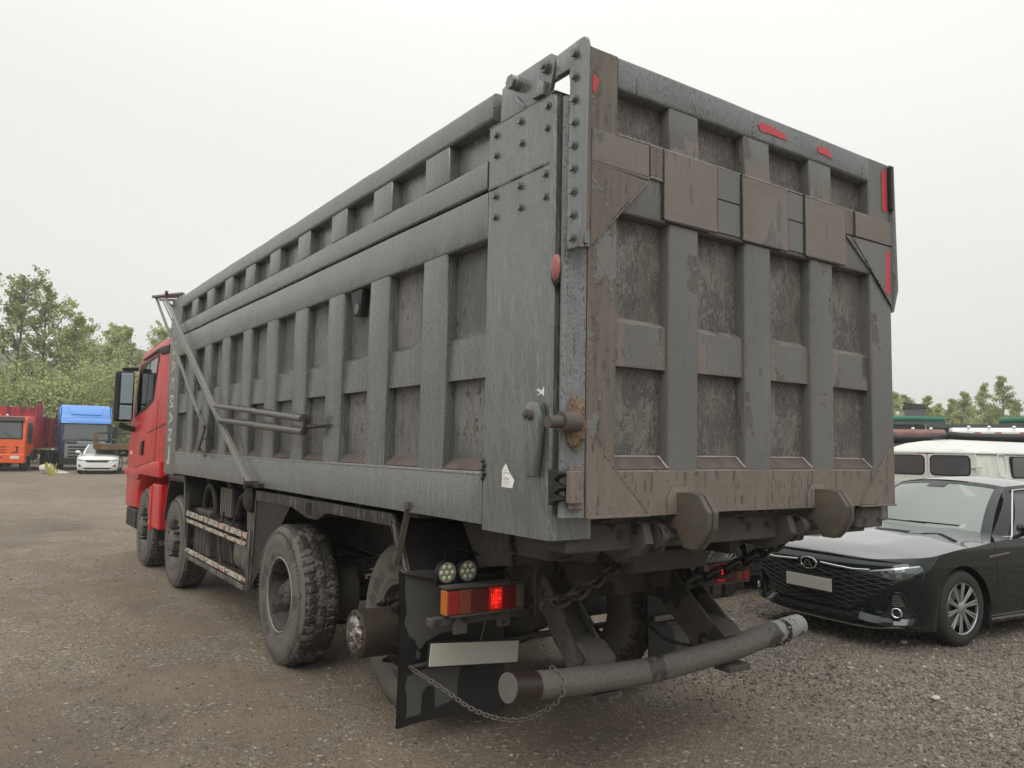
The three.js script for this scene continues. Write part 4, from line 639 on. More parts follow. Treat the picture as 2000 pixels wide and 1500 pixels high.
// ---- side equipment between the axles
{
  const g = TP('side_guard', [bar([-1.205, 0.90, -6.80], [-1.205, 0.875, -4.50], 0.03, 0.055, 0.008)], M.guard);
  part(g, 'guard_rail', [bar([-1.212, 0.825, -6.78], [-1.212, 0.80, -4.55], 0.03, 0.035, 0.006)], M.guard);
  part(g, 'guard_rail', [bar([-1.205, 0.50, -6.78], [-1.205, 0.485, -4.50], 0.03, 0.045, 0.008)], M.guard);
  part(g, 'guard_rail', [bar([-1.205, 0.44, -6.72], [-1.205, 0.425, -4.50], 0.04, 0.05, 0.006)], M.worn);
  part(g, 'guard_post', [box(-1.215, -1.18, 0.405, 0.93, -4.50, -4.425, 0.008)], M.worn);
  part(g, 'guard_post', [bar([-1.19, 0.40, -6.78], [-1.19, 1.12, -6.80], 0.03, 0.05, 0.006)], M.iron);
  part(g, 'guard_bracket', [box(-1.2, -0.5, 0.84, 0.88, -4.50, -4.46), box(-1.2, -0.5, 0.46, 0.5, -4.50, -4.46), box(-1.2, -0.5, 0.46, 0.5, -6.78, -6.74)], M.iron);
  TP('battery_box', [box(-1.15, -0.55, 0.48, 0.97, -6.70, -6.05, 0.03), ...[0, 1, 2, 3].map((k) => box(-1.156, -1.15, 0.50, 0.94, -6.62 + k * 0.14, -6.59 + k * 0.14))], M.mud);
  TP('fuel_tank', [box(-1.10, -0.52, 0.47, 0.92, -5.98, -5.25, 0.06, 4)], M.iron);
  for (const [y, z] of [[0.64, -4.78], [0.66, -5.02]]) { const t = TP('air_tank', lathe([[0, 0], [0.10, 0.01], [0.145, 0.05], [0.145, 0.52], [0.10, 0.56], [0, 0.57]], 'x', [-1.16, y, z], 28), M.aluDull); part(t, 'tank_band', [0.12, 0.30, 0.44].map((d) => lathe([[0.15, d], [0.152, d + 0.03]], 'x', [-1.16, y, z], 28)), M.iron); }
  const f = TP('air_filter', lathe([[0, 0], [0.11, 0.0], [0.115, 0.28], [0.13, 0.30], [0.13, 0.36], [0.05, 0.40], [0, 0.40]], 'y', [-1.02, 0.90, -4.78], 28), M.aluDull);
  part(f, 'filter_cap', lathe([[0, 0.05], [0.09, 0.045], [0.125, 0.02], [0.13, -0.05], [0, -0.06]].map(([r, h]) => [r, -h]), 'x', [-1.13, 1.19, -4.72], 28), M.iron);
  const rack = TP('ribbed_cooler', box(-1.10, -0.75, 0.98, 1.235, -5.75, -5.35, 0.01), M.iron);
  for (let k = 0; k < 7; k++) part(rack, 'fin', box(-1.13, -1.10, 0.96, 1.24, -5.74 + k * 0.06, -5.715 + k * 0.06, 0.004), M.aluDull);
  for (const [z, r] of [[-6.3, 0.30], [-5.05, 0.26]]) TP('hose', [tube(Array.from({ length: 9 }, (_, i) => { const a = PI * (0.02 + 0.96 * i / 8); return [-1.08, 0.93 + Math.sin(a) * r, z - Math.cos(a) * r * 0.8]; }), 0.035, 10)], M.iron);
  TP('pipe_stack', [cyl([-0.95, 1.0, -5.95], [-0.95, 1.3, -5.95], 0.06, 0.06, 16), cyl([-0.85, 1.0, -5.15], [-0.85, 1.3, -5.15], 0.05, 0.05, 16), tube([[-1.12, 1.0, -5.2], [-1.14, 0.8, -5.25], [-1.13, 0.55, -5.2]], 0.018, 8), tube([[-1.13, 1.0, -5.6], [-1.15, 0.75, -5.62], [-1.15, 0.5, -5.55]], 0.014, 8)], M.mud);
  // guard over the second front wheel
  const a = TP('mudguard', [prism([[-8.05, 0.72], [-7.95, 1.05], [-7.83, 1.26], [-7.02, 1.27], [-6.90, 1.02], [-6.84, 0.98], [-6.86, 0.955], [-6.94, 1.0], [-7.05, 1.23], [-7.80, 1.22], [-7.91, 1.04], [-8.02, 0.72]], 'x', -1.20, -0.70)], M.iron);
  part(a, 'mudguard_lip', [prism([[-7.85, 1.255], [-7.84, 1.30], [-7.02, 1.31], [-6.985, 1.25], [-7.03, 1.245], [-7.06, 1.262], [-7.80, 1.255]], 'x', -1.21, -1.18), prism([[-7.03, 1.26], [-6.985, 1.26], [-6.82, 0.62], [-6.855, 0.62]], 'x', -1.21, -1.185)], M.worn);
}

// ---- tarpaulin poles on the left side
{
  const g = TP('tarp_pole', [bar([-1.31, 3.51, -8.10], [-1.31, 1.35, -4.16], 0.040, 0.026, 0.005), bar([-1.335, 3.50, -8.16], [-1.335, 1.39, -4.26], 0.010, 0.018)], M.poleSteel);
  part(g, 'pole_foot', [cyl([-1.24, 1.345, -4.15], [-1.36, 1.345, -4.15], 0.03, 0.03, 12), box(-1.30, -1.24, 1.325, 1.36, -4.2, -3.98, 0.004)], M.iron);
  const h = TP('tarp_pole', [bar([-1.36, 3.57, -8.45], [-1.33, 1.96, -5.93], 0.030, 0.020, 0.004)], M.poleSteel);
  part(h, 'knee_joint', [bar([-1.335, 1.98, -5.97], [-1.335, 1.85, -5.68], 0.03, 0.04, 0.006), prism([[-5.86, 1.97], [-5.66, 1.858], [-5.93, 1.60], [-6.02, 1.62]], 'x', -1.335, -1.315, 0.003), cyl([-1.30, 1.95, -5.92], [-1.36, 1.95, -5.92], 0.022, 0.022, 10)], M.steelWorn);
  part(h, 'pole_hook', [cyl([-1.30, 1.62, -5.97], [-1.30, 1.555, -5.74], 0.014, 0.014, 10), cyl([-1.24, 1.72, -6.28], [-1.32, 1.74, -5.98], 0.012, 0.012, 8)], M.hinge);
  TP('pole_head', [bar([-1.38, 3.575, -8.47], [-1.18, 3.53, -7.72], 0.05, 0.03, 0.006), bar([-1.34, 3.52, -8.30], [-1.20, 3.45, -7.75], 0.03, 0.025), bar([-1.30, 3.46, -8.05], [-1.22, 3.33, -7.80], 0.03, 0.025), cyl([-1.31, 3.52, -8.10], [-1.31, 3.60, -8.05], 0.02, 0.02, 10), cyl([-1.4, 3.58, -8.48], [-1.05, 3.58, -8.2], 0.018, 0.018, 10)], M.steelWorn);
  const r = TP('tension_rod', [cyl([-1.33, 2.045, -5.33], [-1.33, 1.96, -4.1], 0.022, 0.022, 12), cyl([-1.33, 1.955, -4.05], [-1.33, 1.872, -2.91], 0.024, 0.024, 12), new THREE.SphereGeometry(0.03, 10, 8).translate(-1.33, 1.957, -4.08)], M.steelWorn);
  const r2 = TP('tension_rod', [cyl([-1.33, 1.905, -5.16], [-1.33, 1.845, -4.05], 0.024, 0.024, 12), cyl([-1.33, 1.84, -4.0], [-1.33, 1.778, -2.87], 0.026, 0.026, 12), new THREE.SphereGeometry(0.032, 10, 8).translate(-1.33, 1.842, -4.02)], M.steelWorn);
  part(r2, 'rod_end', [bar([-1.33, 1.885, -2.80], [-1.33, 1.77, -2.86], 0.04, 0.02, 0.006), cyl([-1.32, 1.815, -2.82], [-1.27, 1.822, -2.57], 0.018, 0.014, 10)], M.mud);
  part(r, 'wire_twist', [0, 1, 2, 3, 4].map((k) => tube([[-1.33, 1.87 + 0.03 * Math.sin(k * 2), -2.88 + k * 0.03], [-1.36, 1.905, -2.86 + k * 0.035], [-1.35, 1.90, -2.84 + k * 0.03], [-1.32, 1.86, -2.85 + k * 0.03]], 0.003, 5)), M.aluDull);
}

// ---- cab
{
  const prof = [[-8.15, 1.25], [-8.10, 2.86], [-8.16, 2.99], [-8.32, 3.06], [-9.95, 2.99], [-10.25, 2.86], [-10.45, 2.60], [-10.78, 2.0], [-10.92, 1.4], [-10.88, 0.70], [-9.96, 0.72], [-9.93, 0.98], [-9.72, 1.16], [-9.45, 1.25]];
  const c = TP('cab', prism(prof, 'x', -1.21, 1.21, 0.045), M.red);
  const y0 = -1.2155, pane = (pts, name, mat, x = y0) => part(c, name, prism(pts, 'x', x, x + 0.004), mat);
  pane([[-8.80, 2.875], [-8.80, 2.82], [-9.06, 2.24], [-9.6, 2.14], [-10.44, 2.05], [-10.42, 2.2], [-10.22, 2.74], [-10.10, 2.82]], 'window_frame', M.black, -1.2145);
  pane([[-8.86, 2.83], [-9.10, 2.29], [-9.53, 2.22], [-9.37, 2.80]], 'side_window', M.glassDark, -1.218);
  pane([[-9.44, 2.79], [-9.60, 2.19], [-10.36, 2.10], [-10.34, 2.22], [-10.15, 2.70]], 'side_window', M.glassDark, -1.218);
  part(c, 'windscreen', [quad([-1.05, 2.10, -10.76], [1.05, 2.10, -10.76], [1.0, 2.78, -10.40], [-1.0, 2.78, -10.40])], M.glassDark);
  part(c, 'door_gap', [prism([[-8.745, 2.25], [-8.735, 2.25], [-8.765, 1.44], [-8.775, 1.44]], 'x', -1.214, -1.21), prism([[-8.77, 1.445], [-8.77, 1.435], [-10.2, 1.30], [-10.2, 1.31]], 'x', -1.214, -1.21), prism([[-8.22, 1.93], [-8.22, 1.915], [-9.35, 1.80], [-9.35, 1.812]], 'x', -1.214, -1.21)], M.black);
  part(c, 'door_handle', prism([[-9.58, 1.70], [-9.76, 1.68], [-9.80, 1.50], [-9.62, 1.49]], 'x', -1.232, -1.21, 0.006), M.black);
  part(c, 'wheel_arch', [prism([[-8.22, 1.43], [-8.63, 1.43], [-9.2, 1.38], [-10.0, 1.29], [-10.85, 1.27], [-10.85, 1.20], [-10.1, 1.18], [-9.75, 1.14], [-9.55, 1.235], [-8.22, 1.235]], 'x', -1.262, -1.20, 0.012)], M.red);
  part(c, 'rear_fender', [box(-1.22, -0.75, 0.56, 1.14, -8.80, -8.30, 0.03), box(-1.235, -1.20, 0.52, 1.10, -8.86, -8.76, 0.01)], M.red);
  part(c, 'marker_lamp', box(-1.24, -1.225, 0.60, 0.66, -8.84, -8.79, 0.004), flat(0xd8861c, 0.3));
  part(c, 'front_mudflap', [box(-1.20, -0.80, 0.13, 0.56, -8.42, -8.40)], M.black);
  { let x = -1.18; for (const q of 'SHACMAN') { const t = new TextGeometry(q, { font, size: 0.055, depth: 0.002, curveSegments: 3 }); t.computeBoundingBox(); const wd = t.boundingBox.max.x; part(c, 'letter', t.translate(x, 0.36, -8.3995), flat(0x77756f, 0.7)); x += wd + 0.008; } }
  part(c, 'roof_strip', [prism([[-8.12, 2.83], [-8.12, 2.93], [-8.75, 2.95], [-9.9, 2.885], [-9.9, 2.865], [-8.75, 2.90], [-8.60, 2.84]], 'x', -1.235, -1.20, 0.008)], M.black);
  part(c, 'sun_visor', [box(-1.15, 1.15, 2.84, 3.02, -10.42, -10.16, 0.03)], M.red);
  part(c, 'back_gap', box(-1.18, 1.18, 1.25, 2.8, -8.16, -8.085, 0.01), M.black);
  part(c, 'step_box', [box(-1.20, -0.8, 0.42, 0.7, -10.8, -10.0, 0.03)], M.black);
  // wing mirror facing the rear
  const x0 = -1.51, x1 = -1.25, mg = (y0, y1) => box(-0.105, 0.105, y0, y1, -0.004, 0.004, 0.003).rotateY(-0.32).translate((x0 + x1) / 2, 0, -10.345);
  const m = part(c, 'mirror_housing', [box(x0, x1, 1.98, 2.74, -10.52, -10.36, 0.05, 3), bar([-1.42, 2.76, -10.44], [-1.20, 2.78, -10.40], 0.06, 0.05, 0.012), bar([-1.42, 1.93, -10.44], [-1.20, 1.86, -10.40], 0.08, 0.06, 0.012)], M.black);
  part(c, 'mirror_glass', mg(2.25, 2.70), M.mirrorGlass);
  part(c, 'mirror_glass', mg(2.01, 2.22), M.mirrorGlass);
  part(c, 'badge', box(-1.216, -1.212, 1.49, 1.545, -10.62, -10.5), M.white);
}
// ---------------------------------------------------------------- cars: nose at local x = 0, tail towards +x, y up, width along z
const paintCoat = (c, extra = {}) => flat(c, 0.10, { clearcoat: 1, clearcoatRoughness: 0.02, specularIntensity: 0.1, ...extra });
M.grilleBar = flat(0x3a3d40, 0.25); M.carGlass = flat(0x141a1a, 0.03, { ior: 2.2 });
function makeCar(p, g, detail) {
  const { L, H, W, nose, tail, yb, belt, mats } = p, hw = W / 2, Rw = p.wheelR, AR = Rw + 0.045, ax = [p.front, p.front + p.base];
  const shoulder = (u) => p.top.reduce((acc, [a, y], i, t) => (i && u >= t[i - 1][0] && u <= a ? lerp(t[i - 1][1], y, sstep(0, 1, (u - t[i - 1][0]) / (a - t[i - 1][0])) * 0.5 + 0.5 * (u - t[i - 1][0]) / (a - t[i - 1][0])) : acc), u < p.top[0][0] ? p.top[0][1] : p.top[p.top.length - 1][1]);
  const lean = (y) => p.nosePts.reduce((acc, [yy, d], i, t) => (i && y >= t[i - 1][0] && y <= yy ? lerp(t[i - 1][1], d, (y - t[i - 1][0]) / (yy - t[i - 1][0])) : acc), y < p.nosePts[0][0] ? p.nosePts[0][1] : p.nosePts[p.nosePts.length - 1][1]);
  const wid = (y) => hw * (1 - 0.035 * Math.pow(Math.max(0, (y - 0.55) / 0.45), 2) - 0.05 * Math.pow(Math.max(0, (0.42 - y) / 0.25), 2));
  const front = (w, y) => { const h = wid(y), k = Math.min(1, Math.abs(w) / h); return lean(y) + nose * (1 - Math.pow(Math.max(0, 1 - Math.pow(k, p.n)), 1 / p.n)); };
  const back = (w, y) => { const h = wid(y), k = Math.min(1, Math.abs(w) / h); return L - 0.06 * Math.abs(y - 0.75) - tail * (1 - Math.pow(Math.max(0, 1 - Math.pow(k, 3)), 1 / 3)); };
  const arch = (u) => { let y = yb + 0.0; for (const a of ax) { const d = Math.abs(u - a); if (d < AR) y = Math.max(y, Rw + Math.sqrt(AR * AR - d * d)); } return y; };
  // half outline from the nose centre round the side to the tail centre
  const S = []; const nf = 40, ns = detail ? 150 : 70;
  for (let i = 0; i <= nf; i++) S.push(['f', Math.sin((i / nf) * PI / 2)]);
  for (let i = 1; i < ns; i++) S.push(['s', i / ns]);
  for (let i = 0; i <= nf / 2; i++) S.push(['b', Math.cos((i / (nf / 2)) * PI / 2)]);
  const pt = ([k, q], y) => k === 'f' ? [front(q * wid(y) * 0.9999, y), q * wid(y)] : k === 'b' ? [back(q * wid(y) * 0.9999, y), q * wid(y)] : [lerp(front(wid(y), y), back(wid(y), y), q), wid(y)];
  const shell = (sg) => grid(S.length - 1, 14, (a, t) => { const s = S[Math.round(a * (S.length - 1))]; const u0 = pt(s, 0.5)[0], y = lerp(arch(u0), shoulder(u0), t), [u, w] = pt(s, y); return [u, y, sg * w]; });
  const deck = grid(S.length - 1, 20, (a, r) => { const s = S[Math.round(a * (S.length - 1))], y0 = shoulder(pt(s, 0.5)[0]), [u, w] = pt(s, y0), q = 1 - 2 * r, e = 1 - q * q; return [u, y0 + p.crown * Math.min(1, w / hw) * (1 - Math.pow(Math.abs(q), 3)) + (p.ridge || 0) * Math.exp(-(((Math.abs(q) - 0.55) / 0.07) ** 2)) * sstep(0.15, 0.5, u) * (u < 1.5 ? 1 : 0), w * q]; });
  part(g, 'body', [shell(1), shell(-1)], mats.body);
  part(g, 'bonnet', deck, mats.top || mats.body);
  part(g, 'underbody', box(0.35, L - 0.3, yb - 0.02, 0.55, -hw + 0.26, hw - 0.26, 0.05), M.black);
  part(g, 'wheel_well', ax.flatMap((a) => [box(a - AR - 0.02, a + AR + 0.02, yb, Rw + AR + 0.05, hw - 0.30, hw - 0.27), box(a - AR - 0.02, a + AR + 0.02, yb, Rw + AR + 0.05, -hw + 0.27, -hw + 0.30), box(a - AR - 0.03, a + AR + 0.03, Rw + AR + 0.02, Rw + AR + 0.05, -hw + 0.06, hw - 0.06)]), M.black);
  // greenhouse
  const c = p.cabin, mid = (A, B, t) => A.map((v, i) => lerp(v, B[i], t));
  const bl = (u) => shoulder(u) - 0.01, wsB = (q) => [c.ws0 + c.bow * Math.abs(q) ** 2, bl(c.ws0) + 0.02 - 0.02 * q * q, q * c.wb], wsT = (q) => [c.r0 + 0.10 * q * q, c.yr - 0.05 * q * q, q * c.wr];
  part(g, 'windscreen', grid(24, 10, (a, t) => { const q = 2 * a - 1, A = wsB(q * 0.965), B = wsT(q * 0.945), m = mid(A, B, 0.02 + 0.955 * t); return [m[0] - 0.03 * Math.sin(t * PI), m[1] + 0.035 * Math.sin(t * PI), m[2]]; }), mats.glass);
  if (detail) { // dark printed border of the windscreen and what shows through it
    const strip = (q0, q1, t0, t1) => grid(24, 6, (a, b) => { const q = lerp(q0, q1, a), t = lerp(t0, t1, b), A = wsB(q * 0.965), B = wsT(q * 0.945), m = mid(A, B, 0.02 + 0.955 * t); return [m[0] - 0.03 * Math.sin(t * PI) - 0.004, m[1] + 0.035 * Math.sin(t * PI) + 0.004, m[2]]; });
    part(g, 'windscreen_border', [strip(-1, 1, 0, 0.07), strip(-1, 1, 0.955, 1), strip(-1, -0.94, 0.07, 0.955), strip(0.94, 1, 0.07, 0.955), strip(-0.17, 0.17, 0.86, 0.955)], M.blackGloss);
    part(g, 'dashboard', box(c.ws0 + 0.25, c.ws0 + 0.85, bl(c.ws0) - 0.05, bl(c.ws0) + 0.06, -0.66, 0.66, 0.05), M.black);
    part(g, 'steering_wheel', new THREE.TorusGeometry(0.18, 0.016, 8, 28).rotateY(PI / 2).rotateZ(-0.4).translate(c.ws0 + 0.98, bl(c.ws0) + 0.10, 0.36), M.black);
    for (const s of [-1, 1]) part(g, 'seat', [box(c.r0 + 0.12, c.r0 + 0.26, bl(2) - 0.02, c.yr - 0.20, s * 0.14, s * 0.60, 0.05), box(c.r0 + 0.16, c.r0 + 0.25, c.yr - 0.21, c.yr - 0.07, s * 0.25, s * 0.49, 0.04)], flat(0x4a4743, 0.8));
    part(g, 'rear_seat', box(c.r0 + 1.15, c.r0 + 1.3, bl(2) - 0.02, c.yr - 0.22, -0.60, 0.60, 0.05), flat(0x4a4743, 0.8));
  }
  const rb = (q) => [c.rb0 - 0.12 * q * q, bl(c.rb0), q * c.wb * 0.97], rt = (q) => [c.r1 - 0.06 * q * q, c.yr - 0.03 - 0.05 * q * q, q * c.wr];
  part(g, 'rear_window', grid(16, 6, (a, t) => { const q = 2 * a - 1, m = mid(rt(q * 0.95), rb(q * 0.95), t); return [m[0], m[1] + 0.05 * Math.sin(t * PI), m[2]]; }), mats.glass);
  part(g, 'roof', grid(20, 16, (a, t) => { const q = 2 * a - 1, A = wsT(q), B = rt(q), m = mid(A, B, t); return [m[0], m[1] + 0.045 * Math.sin(t * PI) * (1 - 0.4 * q * q) + 0.004, m[2]]; }), mats.roof || mats.body);
  for (const s of [-1, 1]) {
    const lo = (t) => { const u = lerp(c.ws0 + c.bow, c.rb0 - 0.12, t); return [u, bl(u) + 0.01, s * (c.wb + (hw * 0.965 - c.wb) * Math.sin(t * PI) ** 0.5 * 0.9)]; }, hi = (t) => { const A = wsT(s), B = rt(s), m = mid(A, B, t); return [m[0], m[1] + 0.04 * Math.sin(t * PI), m[2] + s * 0.02 * Math.sin(t * PI)]; };
    const sheet = (t0, t1, h0, h1, off) => grid(24, 6, (a, b) => { const t = lerp(t0, t1, a), m = mid(lo(t), hi(t), lerp(h0, h1, b)); return [m[0], m[1], m[2] + s * (off + 0.03 * Math.sin(b * PI * 0.9))]; });
    part(g, 'side_frame', sheet(0, 1, 0, 1, 0), mats.body);
    part(g, 'front_pillar', grid(6, 12, (a, t) => { const q = s * lerp(0.915, 1.0, a), m = mid(wsB(q), wsT(q), t); return [m[0] - 0.03 * Math.sin(t * PI) - 0.003, m[1] + 0.035 * Math.sin(t * PI) + 0.003, m[2] + s * 0.006 * a]; }), mats.body);
    part(g, 'side_window', sheet(0.10, 0.86, 0.06, 0.90, 0.006), mats.sideGlass || mats.glass);
    part(g, 'window_trim', [tube(Array.from({ length: 14 }, (_, i) => { const t = lerp(0.06, 0.88, i / 13), m = mid(lo(t), hi(t), 0.92); return [m[0], m[1], m[2] + s * 0.026]; }), 0.009, 6), tube(Array.from({ length: 10 }, (_, i) => { const t = lerp(0.02, 0.9, i / 9), m = lo(t); return [m[0], m[1] + 0.012, m[2] + s * 0.012]; }), 0.008, 6), tube([0, 0.3, 0.6, 0.92].map((h) => { const m = mid(lo(0.085 - 0.0 * h), hi(0.075), h); return [m[0], m[1], m[2] + s * 0.028]; }), 0.008, 6)], mats.trim);
    part(g, 'window_pillar', sheet(0.455, 0.49, 0.06, 0.90, 0.012), M.blackGloss);
    // door mirror
    const mu = c.ws0 + c.bow + 0.22, mh = part(g, 'door_mirror', [new THREE.SphereGeometry(1, 20, 14).scale(0.10, 0.075, 0.12).translate(mu, bl(mu) + 0.11, s * (hw + 0.10)), bar([mu + 0.04, bl(mu) + 0.02, s * (hw - 0.06)], [mu, bl(mu) + 0.07, s * (hw + 0.05)], 0.09, 0.035, 0.01)], mats.mirror || mats.body);
    part(g, 'sill_trim', bar([ax[0] + AR + 0.02, yb + 0.05, s * hw * 0.985], [ax[1] - AR - 0.02, yb + 0.05, s * hw * 0.985], 0.02, 0.014), mats.trim);
    for (const t of [p.front + AR + 0.13, p.front + AR + 1.12, p.front + AR + 2.0]) part(g, 'door_gap', [tube([0.0, 0.3, 0.6, 1].map((k) => { const y = lerp(yb + 0.14, shoulder(t) - 0.02, k); return [t + (t > 4 ? 0.2 * (1 - k) : 0), y, s * (wid(y) + 0.0005)]; }), 0.0035, 5)], M.rubberSeal);
    part(g, 'door_handle', [0.88, 1.9].map((d) => box(p.front + AR + d, p.front + AR + d + 0.20, shoulder(2.4) - 0.13, shoulder(2.4) - 0.10, s * (wid(0.8) + 0.012), s * (wid(0.8) - 0.01), 0.008)), mats.body);
  }
  // wheels
  const spoke = mats.spokes || 10, tg = uvBox(clean(lathe([[Rw * 0.69, 0.01], [Rw * 0.72, -0.004], [Rw * 0.84, -0.010], [Rw * 0.95, 0.004], [Rw * 0.99, 0.025], [Rw, 0.05], [Rw, 0.185], [Rw * 0.97, 0.21], [Rw * 0.70, 0.215]], 'z', [0, 0, 0], 56)));
  const rimG = uvBox(clean(lathe([[Rw * 0.69, 0.008], [Rw * 0.665, 0.004], [Rw * 0.65, 0.02], [Rw * 0.63, 0.09], [Rw * 0.60, 0.12], [0.0, 0.12]], 'z', [0, 0, 0], 48)));
  for (const a of ax) for (const s of [-1, 1]) {
    const w = new THREE.Group(); w.name = 'wheel'; w.position.set(a, Rw, s * (hw - 0.025)); if (s > 0) w.rotation.y = PI; g.add(w); w.rotation.z = 0.3 * a;
    share(w, 'tyre', tg, M.tyreDark);
    share(w, 'rim_barrel', rimG, M.blackGloss);
    share(w, 'rim_lip', uvBox(clean(lathe([[Rw * 0.685, 0.006], [Rw * 0.675, -0.002], [Rw * 0.655, 0.004], [Rw * 0.65, 0.02]], 'z', [0, 0, 0], 48))), mats.rim);
    const sp = uvBox(clean(bar([0.05, 0, 0.015], [Rw * 0.66, 0.02, 0.008], 0.02, mats.spokeW || 0.02, 0.004)));
    for (let k = 0; k < spoke; k++) { const m = share(w, 'spoke', sp, mats.rim); m.rotation.z = (k / spoke) * 2 * PI + (mats.pairs && k % 2 ? -0.17 : 0); }
    share(w, 'hub_cap', uvBox(clean(lathe([[0.0, -0.004], [0.03, 0.0], [0.055, 0.006], [0.06, 0.03]], 'z', [0, 0, 0], 24))), mats.rim);
    share(w, 'brake_disc', uvBox(clean(lathe([[0.07, 0.07], [Rw * 0.5, 0.07], [Rw * 0.5, 0.09]], 'z', [0, 0, 0], 32))), M.aluDull);
  }
  // polygons laid on the curved front: points are [w, y]
  const tess = new TessellateModifier(0.05, 7);
  const onNose = (pts, off) => { let q = tess.modify(new THREE.ShapeGeometry(new THREE.Shape(pts.map((a) => new THREE.Vector2(...a))))); const P = q.attributes.position; for (let i = 0; i < P.count; i++) { const w = P.getX(i), y = P.getY(i); P.setXYZ(i, front(w, y) - off, y, w); } q = q.index ? q.toNonIndexed() : q; q.deleteAttribute('uv'); q.computeVertexNormals(); return q; };
  const noseLine = (pts, off, r, n = 16) => tube(Array.from({ length: n }, (_, i) => { const t = (i / (n - 1)) * (pts.length - 1), k = Math.min(pts.length - 2, Math.floor(t)), w = lerp(pts[k][0], pts[k + 1][0], t - k), y = lerp(pts[k][1], pts[k + 1][1], t - k); return [front(w, y) - off, y, w]; }), r, 6, false, n * 2);
  return { front, shoulder, onNose, noseLine, wid, hw };
}
const mirrorW = (pts) => pts.map(([w, y]) => [-w, y]).reverse();
const inPoly = (pts, x, y) => { let c = false; for (let i = 0, j = pts.length - 1; i < pts.length; j = i++) if ((pts[i][1] > y) !== (pts[j][1] > y) && x < ((pts[j][0] - pts[i][0]) * (y - pts[i][1])) / (pts[j][1] - pts[i][1]) + pts[i][0]) c = !c; return c; };

